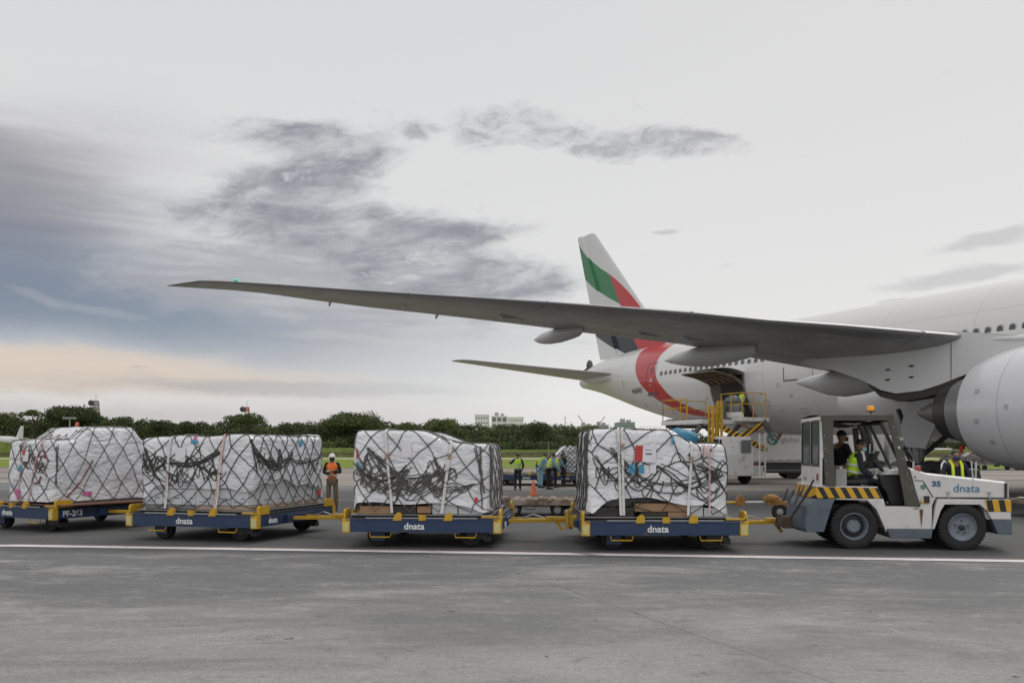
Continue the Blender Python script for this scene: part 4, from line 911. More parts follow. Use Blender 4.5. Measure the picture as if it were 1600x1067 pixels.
class Cargo:
    def __init__(s, W_, D, hf, z0, seed, bulge=.03, wr=.009):
        s.W, s.D, s.hf, s.z0, s.seed, s.b, s.wr = W_, D, hf, z0, seed, bulge, wr; s.per = 2*(W_+D)
    def P(s, t_, w_, off=0):
        # t_: arc length round the load from the near left corner (0..W front, W..W+D right ...); w_: 0..1 side, 1..2 over the top
        W_, D = s.W, s.D; t_ = t_ % s.per; a, b_ = W_/2, D/2; cr = .10
        if t_ < W_: x, y, nx, ny = -a+t_, -b_, 0, -1; e = min(t_, W_-t_)
        elif t_ < W_+D: x, y, nx, ny = a, -b_+(t_-W_), 1, 0; e = min(t_-W_, W_+D-t_)
        elif t_ < 2*W_+D: x, y, nx, ny = a-(t_-W_-D), b_, 0, 1; e = min(t_-W_-D, 2*W_+D-t_)
        else: x, y, nx, ny = -a, b_-(t_-2*W_-D), -1, 0; e = min(t_-2*W_-D, s.per-t_)
        k = max(0, 1-e/cr); sh = cr*.29*k*k      # pull the corner in
        cxs, cys = (1 if x > 0 else -1), (1 if y > 0 else -1)
        if k > 0: x -= cxs*sh*(1 if abs(x) > a-.2 else 0); y -= cys*sh*(1 if abs(y) > b_-.2 else 0)
        ww = min(w_, 1); rho = 1-max(0, w_-1)
        nn_ = noise.noise(Vector((x*1.3+s.seed, y*1.3, ww*1.6))); n2_ = noise.noise(Vector((x*4.5+s.seed, y*4.5, ww*6.0)))
        out_ = s.b*sin(pi*min(1, ww*1.05))*1.0+nn_*.03+n2_*s.wr+.05*max(0, .22-ww)/.22
        x2, y2 = x*rho, y*rho
        h = s.hf((x2+a)/W_, (y2+b_)/D)
        h += noise.noise(Vector((x2*1.9+s.seed*2, y2*1.9, 5)))*.02+noise.noise(Vector((x2*6+s.seed, y2*6, 9)))*.008
        z = s.z0+(h-s.z0)*ww
        if w_ < 1 and w_ > .93: q = (w_-.93)/.07; inn = .05*q*q; z -= .02*q*q; x2 -= nx*inn; y2 -= ny*inn
        elif w_ >= 1:
            q = max(0, 1-(w_-1)/.05); z -= .02*q*q; x2 -= nx*.05*q; y2 -= ny*.05*q
            out_ *= q
        return Vector((x2+nx*(out_+off), y2+ny*(out_+off), z+(off if w_ >= .97 else 0)))
    def sheet(s, wlow, name, m_, parent, w1=2.0, off=0, ra=60, rt=16):
        nt = int(s.per/.045); ws = [None]*(ra+1)
        mb = MB()
        for j in range(ra+1):
            for i in range(nt):
                t_ = s.per*i/nt; lo = wlow(t_); mb.v.append(s.P(t_, lo+((1 if w1 > 0 else .46)-lo)*j/ra, off))
        rows = ra+1
        for k in (.012,.03,.05,.08,.13,.2,.3,.4,.5,.6,.7,.8,.9,.97):
            if 1+k > w1: break
            for i in range(nt): mb.v.append(s.P(s.per*i/nt, 1+k, off))
            rows += 1
        for j in range(rows-1):
            for i in range(nt): mb.f.append((j*nt+i, j*nt+(i+1) % nt, (j+1)*nt+(i+1) % nt, (j+1)*nt+i))
        if w1 >= 2: mb.f.append(tuple((rows-1)*nt+i for i in range(nt)))
        mb.v = [tuple(q) for q in mb.v]; mb.mi = [0]*len(mb.f)
        return mb.build(name, m_, parent, 80, flip=False)
def path_on(cg, pts, off, n=8):
    out_ = []
    for (t0, w0_), (t1, w1_) in zip(pts, pts[1:]):
        k = max(2, int(n*max(abs(t1-t0), abs(w1_-w0_)*1.4)/.45))
        out_ += [cg.P(t0+(t1-t0)*i/k, w0_+(w1_-w0_)*i/k, off) for i in range(k)]
    out_.append(cg.P(*pts[-1], off)); return out_
def net(cg, parent, cell, seed, jit=.25, r=.0085, m_=ROPE, wtop=1.45, wlo=.03, tangle=0.0, sq=1.0, stretch=None):
    R_ = random.Random(seed); mb = MB(); kn = MB()
    nt = int(round(cg.per/cell)); dt = cg.per/nt; rows = []; w_ = wlo; Hh = 1.45
    ws = [wlo]; 
    while ws[-1] < 1: ws.append(ws[-1]+cell*.5*sq/Hh*R_.uniform(.85,1.15))
    while ws[-1] < wtop: ws.append(ws[-1]+.16)
    ph1 = R_.uniform(0, 9)
    def node(i, j):
        t_ = (i+(.5 if j % 2 else 0))*dt; w__ = ws[j]
        if stretch: t_, w__ = stretch(t_, w__)
        q = noise.noise(Vector((t_*1.1+seed, w__*3, 1.3))); q2 = noise.noise(Vector((t_*1.1+seed, w__*3, 7.7))); q3 = noise.noise(Vector((i*3.7+seed, j*5.1, 2.2)))
        sag = 0 if w__ > 1 else -.055*sin(pi*w__)*(1+noise.noise(Vector((t_*.8, seed, 0)))*2)
        return (t_+(q*1.1+q3*.5)*jit*cell, (w__+q2*jit*cell*.9+sag) if 0 < j < len(ws)-1 and w__ < .95 else w__)
    for j in range(len(ws)-1):
        for i in range(nt):
            a_ = node(i, j)
            for b_ in ((node(i, j+1)), (node(i-1, j+1) if j % 2 == 0 else node(i+1, j+1))):
                d_ = b_[0]-a_[0]
                if abs(d_) > cg.per/2: continue
                sg = R_.uniform(-.02, .01); mid = ((a_[0]+b_[0])/2+R_.uniform(-.02,.02), (a_[1]+b_[1])/2+sg)
                mb.tube(path_on(cg, [a_, mid, b_], .012, 5), r, 5, cap=False)
    o = mb.build('cargo_net', m_, parent, 80)
    return o
def tangle(cg, parent, seed, specs, m_=ROPE, r=.0085):
    """bunched, sagging rope: each spec = (t0, w0, t1, w1, sag, ropes, spread)"""
    R_ = random.Random(seed); mb = MB()
    for t0, w0_, t1, w1_, sag, n, sp in specs:
        for k in range(n if n < 5 else max(3, int(n*.42))):
            a = R_.gauss(0, sp*.24); b_ = R_.gauss(0, sp*.24); pts = []; s2 = sag*R_.uniform(.55, 1.3); ph = R_.uniform(0, 6); fq = R_.uniform(1, 3); am = R_.uniform(.2, 1)*sp*.26; N = 13
            for i in range(N+1):
                q = i/N; pts.append((t0+(t1-t0)*q+a*(1-q)*.6+b_*q*.6+am*sin(ph+fq*6*q)*sin(pi*q), min(.97, max(.06, w0_+(w1_-w0_)*q-s2*sin(pi*q)+am*.5*cos(ph*2+fq*7*q)*sin(pi*q)+a*.3))))
            mb.tube(path_on(cg, pts, .014+.012*R_.random(), 5), r*R_.uniform(.8,1.15), 5, cap=False)
            if sp > .1:      # loose meshes hanging from the bunch
                for _ in range(2 if n < 9 else 1):
                    i = R_.randrange(1, N-3); p0 = pts[i]; ln = R_.uniform(.15,.4); dp = R_.uniform(.06,.22)*R_.choice((1,1,-1)); sk = R_.uniform(-.1,.1)
                    lp = [(p0[0]+ln*q/6+sk*sin(pi*q/6), min(.97, max(.05, p0[1]-dp*sin(pi*q/6)))) for q in range(7)]
                    mb.tube(path_on(cg, lp, .014, 5), r*.95, 5, cap=False)
    return mb.build('rope_tangle', m_, parent, 80)
def strap(cg, parent, t_a, t_b, m_, buckle=.72, w_=.045, wt=1.4, top2=None, side='strap'):
    mb = MB(); N = 26; L_ = []
    for i in range(N+1):
        w__ = .015+(wt-.015)*i/N; tt_ = t_b+(t_a-t_b)*min(1, w__)
        a, b_ = cg.P(tt_-w_/2, w__, .028), cg.P(tt_+w_/2, w__, .028); L_.append((a, b_))
    k = len(L_); off = Vector((0,-.004,0))
    mb.add([tuple(q) for ab in L_ for q in ab], [(2*i, 2*i+1, 2*i+3, 2*i+2) for i in range(k-1)])
    o = mb.build('strap', m_, parent); so = o.modifiers.new('solid', 'SOLIDIFY'); so.thickness = .004
    if buckle:
        tt_ = t_b+(t_a-t_b)*buckle; q = cg.P(tt_, buckle, .035)
        MB().box(q.x-.028,q.x+.028,q.y-.02,q.y+.01,q.z-.06,q.z+.05).box(q.x-.035,q.x+.035,q.y-.03,q.y-.018,q.z+.0,q.z+.02).build('buckle', mat('buckle', (.36,.27,.2), .5, metal=.3, var=.4, vs=20), o, bevel=.004)
    return o
def sticker(cg, parent, t0, t1, w0_, w1_, m_, name='sticker', off=.02, slant=0):
    mb = MB().grid(lambda a, b_: cg.P(t0+(t1-t0)*a+slant*b_, w0_+(w1_-w0_)*b_, off), 4, 5)
    o = mb.build(name, m_, parent, 80); return o
def load(cart, W_, D, hf, seed, label, lowf, boxes, dx=0, dy=0, core=.3, **k):
    e = thing('netted_cargo', label, 'cargo', cart.location, cart.rotation_euler.z, 'netted cargo loads')
    e.location = cart.matrix_basis @ Vector((dx, dy, 0)) if False else Matrix.Translation(cart.location) @ Matrix.Rotation(cart.rotation_euler.z, 4, 'Z') @ Vector((dx, dy, 0))
    zb = .585; cg = Cargo(W_, D, hf, zb+.02, seed, **k)
    MB().box(-W_/2-.07, W_/2+.07, -D/2-.06, D/2+.06, zb-.004, zb+.014).build('pallet_sheet', PSHEET, e, bevel=.003)
    cg.sheet(lowf, 'plastic_wrap', SHEET, e)
    for (x0, x1, z0, z1, mm, nm) in boxes:
        mb = MB().box(x0, x1, -D/2+.02, -D/2+.5, zb+.016+z0, zb+.016+z1-.004); bo = mb.build(nm, mm, e, bevel=.01)
        if mm is CARTON and (z1-z0) > .2:
            MB().box(x0+.06, x0+.06+(x1-x0)*.45, -D/2+.012, -D/2+.02, zb+z0+.07, zb+z0+.085).box(x0+(x1-x0)*.6, x1-.06, -D/2+.012, -D/2+.02, zb+z0+.13, zb+z0+.16).build('carton_print', CARTB, bo)
    MB().box(-W_/2+.06, W_/2-.06, -D/2+.53, D/2-.05, zb+.016, zb+core).build('stacked_cartons', CARTON, e, bevel=.01)
    return e, cg
def wav(base, amp, seed, lo=None):
    return lambda t_: max(0.02, base+amp*noise.noise(Vector((t_*1.1, seed, 0)))*1.8+amp*.4*noise.noise(Vector((t_*5, seed, 3))))
def step(a, b, x): q = max(0, min(1, (x-a)/(b-a))); return q*q*(3-2*q)
# load 1, behind the tug
hf1 = lambda a, b_: 2.135-.235*step(.58,.76,a)-.02*a
bx = [(-1.17,-.42,0,.16,DARKB,'dark_boards'),(-.4,.55,.085,.235,CARD,'cardboard_box'),(-.3,.16,0,.08,DARKB,'dark_boards'),(.18,.56,0,.08,CARD,'cardboard_box'),(.58,.80,0,.2,CARTON,'carton'),(.82,1.15,0,.16,CARTON,'carton')]
def low1(t_):
    if t_ < 2.4: return .17+.03*sin(t_*3)+.05*exp(-((t_-1.1)/.35)**2)-.14*exp(-((t_-.02)/.22)**2)-.15*exp(-((t_-2.4)/.2)**2)
    return .03
e1, c1 = load(CART[0], 2.4, 2.95, hf1, 1.3, 'white wrapped load netted in dark rope on the dolly behind the tug, red label pouch', low1, bx, dx=-.10)
net(c1, e1, .56, 4, jit=.42, r=.0095)
tangle(c1, e1, 11, [(.35,.78,2.2,.62,.34,9,.16),(.45,.72,1.2,.55,.3,7,.25),(.1,.7,.6,.42,.12,6,.2),(1.2,.6,2.3,.6,.18,8,.22),(1.9,.72,2.35,.4,-.1,5,.15),(.5,.85,.55,.5,0,7,.07),(1.75,.85,1.95,.45,0,6,.08),(.8,.62,.85,.38,.02,5,.07)])
tangle(c1, e1, 12, [(-.12,.98,-.1,.1,0,9,.09),(-.3,.97,-.25,.15,0,6,.12),(-.6,.95,-.5,.2,0,5,.15)], ROPEL)
strap(c1, e1, .57, .60, STRAPW, .80); strap(c1, e1, 1.80, 1.72, STRAPW, .78); strap(c1, e1, 2.1, 2.1, STRAPP, 0, .03, .85)
strap(c1, e1, .5, .55, STRAPW, 0)
RL = mat('red_label', (.45,.03,.03), .5); WL = mat('white_document', (.66,.64,.70), .4, var=.15, vs=14); BL = mat('blue_label', (.05,.26,.42), .5, var=.3, vs=14); PK = mat('pink_print', (.5,.10,.28), .5, var=.4, vs=14)
sticker(c1, e1, .78,.92,.64,.82,RL,'red_label',.03,.03); sticker(c1, e1, .92,1.15,.63,.83,WL,'document_pouch',.036,.02); sticker(c1, e1, .98,1.09,.72,.735,MARK,'document_print',.042); sticker(c1, e1, .97,1.10,.77,.775,MARK,'document_print',.042)
for a, b_ in ((.68,.80),(.86,.95),(1.06,1.16)): sticker(c1, e1, a, b_, .50,.60, BL if a < 1 else WL, 'blue_label',.025)
MB().tube([c1.P(1.45,.93,.03),c1.P(1.46,.88,.04),c1.P(1.44,.83,.03)], .016, 6).build('plastic_tie', BL, e1)
mb = MB()
for k in range(7): a = R.uniform(1.95,2.15); mb.tube([c1.P(a,.97,.03), c1.P(a+R.uniform(-.05,.05),.9,.06), c1.P(a+R.uniform(-.08,.08),.82,.04)], .014, 5)
mb.build('knotted_plastic', STRAPP if False else mat('pale_knot', (.62,.5,.5), .5), e1, 80)
tp = MB().ell((0,0,0), .30, .5, .20, 24, 14); tp.v = [(x+.03*noise.noise(Vector((x*9,y*7,z*9))), y+.04*noise.noise(Vector((x*7+3,y*7,z*9))), max(z,-.13)+.035*noise.noise(Vector((x*8,y*5+9,z*7)))) for x,y,z in tp.v]
tp = tp.build('tarpaulin_bundle', mat('tarpaulin_blue', (.012,.14,.24), .5, bump=.5, bs=6), None, 60); tp.location = e1.location+Vector((.72,.2,1.99)); tag(tp, 'blue folded tarpaulin lying on the low end of the load behind the tug', 'tarpaulin')
# load 2
hf2 = lambda a, b_: 2.12-.235*step(.47,.80,a)+.03*step(.45,.5,a)*0
bx = [(-1.14,-.55,0,.15,CARD,'cardboard_box'),(-.53,-.1,0,.16,DARKB,'dark_boards'),(-.08,.18,.02,.15,CARD,'cardboard_box'),(.2,.66,0,.2,CARTON,'carton'),(.68,1.12,0,.18,CARTON,'carton')]
def low2(t_):
    if t_ < 2.42: return .13+.015*sin(t_*5)-.10*exp(-((t_-2.42)/.25)**2)
    return .03
e2, c2 = load(CART[1], 2.44, 2.95, hf2, 4.1, 'white wrapped load high on the left and sagging to the right, in tangled grey net', low2, bx, dx=-.03, bulge=.045)
net(c2, e2, .52, 9, jit=.36, m_=ROPEL, r=.009)
tangle(c2, e2, 21, [(0,.62,1.0,.55,.25,13,.3),(.3,.75,1.75,.62,.42,13,.22),(0,.5,.7,.5,.05,7,.28),(.7,.5,1.6,.62,.28,11,.28),(1.45,.72,1.7,.4,.05,8,.12),(.25,.75,.12,.35,.02,6,.1),(1.2,.42,2.2,.45,.1,4,.2)], ROPEL)
tangle(c2, e2, 22, [(2.30,.96,2.34,.08,0,9,.09),(2.2,.95,2.38,.3,0,6,.09),(2.5,.95,2.5,.1,0,7,.12)], ROPEL); tangle(c2, e2, 24, [(.25,.8,1.7,.6,.4,5,.2),(0,.6,.9,.5,.2,5,.3)], ROPE)
strap(c2, e2, .56, .70, STRAPW, .70); strap(c2, e2, 1.78, 1.60, STRAPW, .80, .05)
sticker(c2, e2, .87,1.05,.68,.86,WL,'document_pouch'); sticker(c2, e2, .0,.06,.66,.78,RL,'red_label',.03); sticker(c2, e2, .02,.14,.52,.62,mat('pale_blue_label',(.25,.42,.55),.5),'blue_label'); sticker(c2, e2, 2.2,2.26,.17,.24,RL,'red_label',.03)
MB().box(-1.2,1.22,-1.49,-1.47,.575,.6).build('green_base_strip', GRN, e2)
# load 3
hf3 = lambda a, b_: 2.0+.05*step(.28,.34,a)+.02*sin(a*9)+.05*step(.9,1,b_)
bx = []
zz = 0
R2 = random.Random(5); xx = -1.15
while xx < 1.1:
    w__ = R2.uniform(.3,.45); w__ = min(w__, 1.15-xx)
    if w__ < .12: break
    bx.append((xx, xx+w__-.01, .0 if R2.random() < .6 else .0, .09, CARD if R2.random() < .7 else DARKB, 'cardboard_box'))
    bx.append((xx, xx+w__-.01  , .1, .40, CARTON, 'carton')); bx.append((xx, xx+w__-.01, .41, .72, CARTON, 'carton')); xx += w__
def low3(t_):
    return (.32+.05*sin(t_*2.3)+.03*sin(t_*7+1)-.2*exp(-((t_-.05)/.2)**2)) if t_ < 5.2 else .05
e3, c3 = load(CART[2], 2.42, 2.95, hf3, 7.7, 'wide wrapped load turned to show its right side, clear film over cartons below', low3, bx, dx=.0, bulge=.03, core=1.0)
c3.sheet(lambda t_: .01, 'clear_film', FILM, e3, w1=-1, off=.004, ra=24)
for y in (-1.0,-.45,.15,.75):
    b_ = MB().box(.9,1.17,y,y+.52,.61,.69).build('cardboard_box', CARD, e3, bevel=.01); b_ = MB().box(.9,1.165,y,y+.52,.70,.98).build('carton', CARTON, e3, bevel=.01); MB().box(.9,1.16,y-.04,y+.5,.99,1.3).build('carton', CARTON, e3, bevel=.01); MB().box(1.166,1.175,y+.08,y+.3,.78,.80).build('carton_print', CARTB, b_)
net(c3, e3, .42, 14, jit=.33)
tangle(c3, e3, 31, [(.45,.70,1.75,.78,.14,15,.26),(.5,.62,1.1,.7,.25,8,.25),(1.1,.72,1.75,.5,.08,8,.25),(.1,.85,.5,.3,.05,6,.12),(.05,.8,.2,.55,.05,7,.16),(1.6,.68,1.72,.4,.0,7,.07)])
tangle(c3, e3, 32, [(2.45,.80,4.0,.75,.30,14,.25),(2.6,.72,3.9,.68,.16,10,.28),(3.8,.7,5.3,.72,.12,9,.22),(2.42,.95,2.55,.5,0,5,.1)])
strap(c3, e3, .66, .56, STRAPW, 0, .05); strap(c3, e3, 1.85, 1.66, STRAPP, 0, .05); strap(c3, e3, 1.86, 1.70, STRAPW, 0, .025, .7); strap(c3, e3, .64, .57, STRAPP, 0, .03, .55)
sticker(c3, e3, .78,1.0,.64,.84,WL,'document_pouch'); sticker(c3, e3, 1.1,1.25,.90,.95,BL,'blue_label'); sticker(c3, e3, 1.15,1.22,.95,1.0,PK,'pink_label'); sticker(c3, e3, 4.3,4.42,.86,.95,BL,'blue_label',.03); sticker(c3, e3, 5.0,5.15,.12,.2,RL,'red_label',.05)
# load 4, last of the train
hf4 = lambda a, b_: 1.98+.30*step(.16,.36,b_)-.30*step(.68,.80,b_)+.02*a
e4, c4 = load(CART[3], 1.50, 2.95, hf4, 11.2, 'leftmost white wrapped load with a humped top in a regular diamond net', lambda t_: .03, [], dx=.41, bulge=.05, wr=.009)
net(c4, e4, .50, 17, jit=.12, r=.008, m_=ROPEL, sq=1.25)
tangle(c4, e4, 41, [(.4,.95,.8,.55,.1,4,.15),(.9,.8,1.3,.6,.1,3,.2),(1.6,.9,1.55,.3,0,3,.1)], ROPEL)
tangle(c4, e4, 42, [(1.2,.92,1.45,.66,.02,2,.1),(.85,.66,1.45,.68,-.06,1,.1),(2.45,.56,1.8,.10,.03,2,.04),(.95,.72,1.4,.42,.02,1,.1),(1.0,.32,1.2,.42,.05,2,.1)], ROPER, .011)
strap(c4, e4, .6, .38, STRAPP, .7, .03); strap(c4, e4, 1.2, .75, STRAPP, 0, .03)
sticker(c4, e4, .5,.78,.66,.82,WL,'document_pouch',.03); sticker(c4, e4, .54,.64,.76,.84,RL,'red_label',.036); sticker(c4, e4, .45,.55,.5,.6,BL,'blue_label',.03); sticker(c4, e4, .3,.48,.14,.22,PK,'pink_print',.03); sticker(c4, e4, .38,.5,.08,.13,PK,'pink_print',.03); sticker(c4, e4, 2.2,2.42,.1,.15,PK,'pink_print',.03)
MB().box(-1.2,1.25,-1.55,1.55,.575,.6).build('wooden_base', mat('base_wood', (.16,.075,.05), .8, var=.3, vs=5), e4)
# ------------------------------------------------------------------ the tow tractor (own frame: x towards the front, y away from the photo's side, z up)
TS = 88.0
def T(u, v): return ((u-1235)/TS*.962, H-(v-HOR)/TS)
TP = lambda *a: [T(a[i], a[i+1]) for i in range(0, len(a), 2)]
TW = 1.75
TWHITE = mat('tug_white', (.60,.595,.58), .42, var=.1, vs=2, dirt=(.25,.19,.14), ds=3.2, dth=(.52,.78)); TGREY = mat('tug_grey', (.095,.12,.15), .5, var=.2, vs=3, dirt=(.05,.05,.05), ds=4)
CANV = mat('canopy_canvas', (.082,.076,.064), .85, var=.3, vs=3, bump=.5, bs=5); BLK = mat('black_plastic', (.012,.012,.013), .5); BLKM = mat('black_metal', (.022,.022,.024), .5)
GLS = mat('cab_glass', (.30,.36,.34), .06, alpha=.35, var=0); GLD = mat('tinted_glass', (.10,.13,.12), .08, alpha=.75, var=.05)
def stripes(name, k=5.1, slope=.55, ph=0.0, a=(.60,.34,.01), b_=(.015,.015,.015)):
    m, t, p, tc_ = matnodes(name); X, Y, Z = sep(t, tc_)
    f = ((X+Y*.6+Z*slope)*k+ph+100).m('MODULO', 1.0).gt(.5)
    n1 = noise_nd(t, tc_, 9, 5, .7); c = mixc(t, f, a, b_); c = mixc(t, n1.step(.58,.75)*.5, c, (.2,.17,.12)); t.links.new(c, p.inputs['Base Color']); p.inputs['Roughness'].default_value = .5; return m
HAZ = stripes('hazard_stripes')
tug = thing('tow_tractor', 'white and grey airport tow tractor with hazard stripes and a dark canvas canopy', 'tow tractor', (5.0, 16.47, 0), -radians(6.5))
def tug_part(name, poly, y0, y1, m_, par=tug, bevel=.012, sm_=None): return MB().prism(poly, y0, y1).build(name, m_, par, sm_, bevel)
# rear body, tapering towards the hitch
RB = MB(); pts = TP(1262,791, 1275,779.5, 1307,779.5, 1302,790, 1289,832, 1262,832.5, 1259,826)
for y_, inx in ((0,0),(.14,-.05),(.5,-.1),(TW-.5,-.1),(TW-.14,-.05),(TW,0)):
    RB.v += [(x+(inx if x < .5 else 0), y_, z) for x, z in pts]
n = len(pts)
for i in range(5):
    for j in range(n): RB.f.append((i*n+j, i*n+(j+1) % n, (i+1)*n+(j+1) % n, (i+1)*n+j))
RB.f += [tuple(range(n)), tuple(5*n+j for j in range(n))]; RB.mi = [0]*len(RB.f); rbo = RB.build('rear_body', TGREY, tug, bevel=.01)
# striped deck edge and rear deck
DK_ = MB(); pts = TP(1277,761.4, 1375,762.6, 1382.5,778.6, 1275,778.6)
for y_, inx in ((0,0),(.14,-.05),(.5,-.1),(TW-.5,-.1),(TW-.14,-.05),(TW,0)): DK_.v += [(x+(inx if x < 1 else 0), y_, z) for x, z in pts]
for i in range(5):
    for j in range(4): DK_.f.append((i*4+j, i*4+(j+1) % 4, i*4+4+(j+1) % 4, i*4+4+j))
DK_.f += [(0,1,2,3),(20,21,22,23)]; DK_.mi = [0]*len(DK_.f); DK_.build('hazard_panel', HAZ, tug, bevel=.006)
tug_part('rear_deck', TP(1277,759.5, 1374,760.5, 1374,762.4, 1277,761.2), .01, TW-.01, TWHITE, bevel=.004)
# fender and wheel arch skin
tug_part('rear_fender', TP(1307,779, 1382.6,779, 1386,790.6, 1388,832, 1372,796, 1357,781.5, 1307,781), .003, .10, TWHITE)
tug_part('rear_fender', TP(1307,779, 1382.6,779, 1386,790.6, 1388,832, 1372,796, 1357,781.5, 1307,781), TW-.10, TW-.003, TWHITE)
cb = TP(1383,779.5, 1386,790.6, 1440,790.8, 1440,778, 1446,776.5, 1463,778, 1459,826.5, 1388,826.5, 1383,815)
tug_part('centre_body', TP(1372,790.8, 1440,790.8, 1444,777, 1464,777, 1459,790, 1458.5,826.3, 1386,826.3, 1372,796), .02, TW-.02, TWHITE)
tug_part('side_sill', TP(1388,826.6, 1459.5,826.6, 1457,840.6, 1393.5,840.6), -.005, TW+.005, TGREY)
tug_part('floor_pan', TP(1300,790, 1540,790, 1540,822, 1300,822), .32, TW-.32, BLK, bevel=0)
MB().box(T(1372,0)[0], T(1440,0)[0], .03, TW-.03, T(0,790.7)[1], T(0,789.7)[1]).build('cab_floor', BLKM, tug)
for y0_, y1_ in ((0,.12),(TW-.12,TW)):
    tug_part('front_fender', TP(1458.8,826, 1464,790, 1467,779, 1578.6,779.6, 1579.6,810, 1549.5,810, 1543,797, 1532,787.5, 1478,787.5, 1472,797, 1462,826), y0_, y1_, TWHITE)
tug_part('front_panel', TP(1536,779, 1578,777, 1580,811, 1545,811), .10, TW-.10, TWHITE)
tug_part('front_fender_top', TP(1462,777, 1538,778.4, 1538,781.5, 1464,781), .10, TW-.10, TWHITE)
tug_part('bumper', TP(1549.5,810.2, 1580.6,810.2, 1581,833, 1559.5,833), -.006, TW+.006, TGREY)
HZ2 = stripes('hazard_stripes_front', 4.9, .18, .35)
tug_part('hazard_panel', TP(1538.6,779.8, 1579.2,779.8, 1579.6,798, 1543,798), -.008, TW+.008, HZ2, bevel=.004)
# hood, top slopes to the front
hd = MB(); P_ = TP(1425,729.8, 1452,738.5, 1574,751.6, 1577.5,757, 1578,777, 1465,777, 1446,777, 1440,790)
for y_, k in ((.05,0),(.16,1),(TW-.16,1),(TW-.05,0)):
    hd.v += [(x, y_, z-(.03 if (k == 0 and i in (0,1,2)) else 0)) for i, (x, z) in enumerate(P_)]
for i in range(3):
    for j in range(8): hd.f.append((i*8+j, i*8+(j+1) % 8, i*8+8+(j+1) % 8, i*8+8+j))
hd.f += [tuple(range(8)), tuple(24+j for j in range(8))]; hd.mi = [0]*len(hd.f); hood = hd.build('hood', TWHITE, tug, bevel=.012)
tl = MB(); q = T(1572,758); tl.box(q[0]-.015, q[0]+.03, .03, .08, T(0,777)[1], T(0,754)[1]); tl.build('edge_trim', BLKM, hood)
mb = MB(); a, b_ = T(1466,776.8), T(1577,776.8); mb.box(a[0], b_[0], .035, .052, a[1]-.006, a[1]+.004); x_ = T(1449,0)[0]; mb.build('hood_gap', DKM, hood)
mb = MB().bar((*T(1446,752)[:1], .045, T(0,752)[1]), (T(1462,0)[0], .045, T(0,778)[1]), .012, .012).bar((T(1432,0)[0],.045,T(0,750)[1]), (T(1446,0)[0],.045,T(0,751)[1]), .01, .01); mb.build('panel_joint', DKM, hood)
for u in (1484.5, 1547.5):
    x_, z_ = T(u, 776); MB().box(x_-.012,x_+.012,.022,.05,z_-.02,z_+.09).box(x_-.03,x_+.03,.02,.05,z_+.075,z_+.1).build('latch', METAL, hood, bevel=.003)
NB = mat('number_blue', (.03,.11,.26), .5); LB = mat('logo_blue', (.04,.19,.36), .5)
zt_ = T(0,759)[1]; text('35', .125, NB, hood, (T(1459,0)[0], .043, zt_), name='number', ext=.003, bold=.005, sx=1.25); text('dnata', .20, LB, hood, (T(1492,0)[0], .043, T(0,768)[1]), name='logo', ext=.003, bold=.0, sx=1.03)
MB().lathe([(0,-.004),(.045,-.004),(.045,.01)], (T(1445.5,0)[0], .045, T(0,760.5)[1]), (0,1,0), 20).build('round_badge', mat('badge_green', (.10,.22,.16), .5, var=.5, vs=40), tug)
x_, z_ = T(1450,781); MB().box(x_-.045,x_+.045,-.012,.03,z_-.05,z_+.075).build('side_marker', BLKM, tug, bevel=.004)
x_, z_ = T(1447,786); MB().box(x_-.06,x_+.05,-.004,.03,z_-.0,z_+.04).build('marker_lamp', mat('amber', (.6,.3,.02), .3), tug, bevel=.004)
x_, z_ = T(1439,734); MB().box(x_-.05,x_+.05,.10,.16,z_-.03,z_+.07).build('indicator_lamp', mat('indicator_red', (.35,.06,.04), .25), tug, bevel=.01)
x_, z_ = T(1433,745); MB().box(x_-.01,x_+.01,.03,.05,z_-.01,z_+.015).build('key_switch', BLK, tug)
# rust run on the door sill
x_, z_ = T(1442,795); MB().add([(x_-.035,.012,z_),(x_+.03,.012,z_),(x_+.012,.012,z_-.2),(x_-.0,.012,z_-.34),(x_-.015,.012,z_-.18)], [(0,1,2,3,4)]).build('rust_streak', mat('rust', (.16,.075,.035), .9, var=.4, vs=20), tug)
MB().box(T(1430,0)[0],T(1437,0)[0],.008,.03,T(0,794.5)[1],T(0,793.5)[1]).build('door_latch', DKM, tug)
# rear plate, hooks, lettering zone
x_, z_ = T(1266,772); MB().box(x_-.12,x_-.105,.30,1.3,.33,.60).build('rear_plate', TGREY, tug, bevel=.01)
for k in range(3): MB().bar((.12-.02*k,.25+k*.5,.78),(.22-.02*k,.25+k*.5,1.02), .12, .02).build('rear_stripe', BLKM, tug)
MB().box(.02,.2,.75,1.0,.30,.52).box(-.09,.05,.78,.81,.33,.50).box(-.09,.05,.94,.97,.33,.50).cyl((-.05,.875,.28),(-.05,.875,.56), .022, 10).build('tow_hitch', mat('hitch_rust', (.10,.07,.05), .7, var=.5, vs=10), tug, bevel=.006)
MB().tube([T3 for T3 in [(.02,.06,.55),(.24,-.03,.92),(.40,-.05,1.24)]], .02, 8).build('hand_lever', BLKM, tug)
# front tow pin
MB().box(3.76,3.87,.72,1.03,.44,.52).box(3.76,3.87,.72,1.03,.33,.38).cyl((3.83,.875,.28),(3.83,.875,.6), .02, 8).box(3.85,3.94,.8,.95,.38,.46).build('front_hitch', MATS['hitch_rust'], tug, bevel=.006)
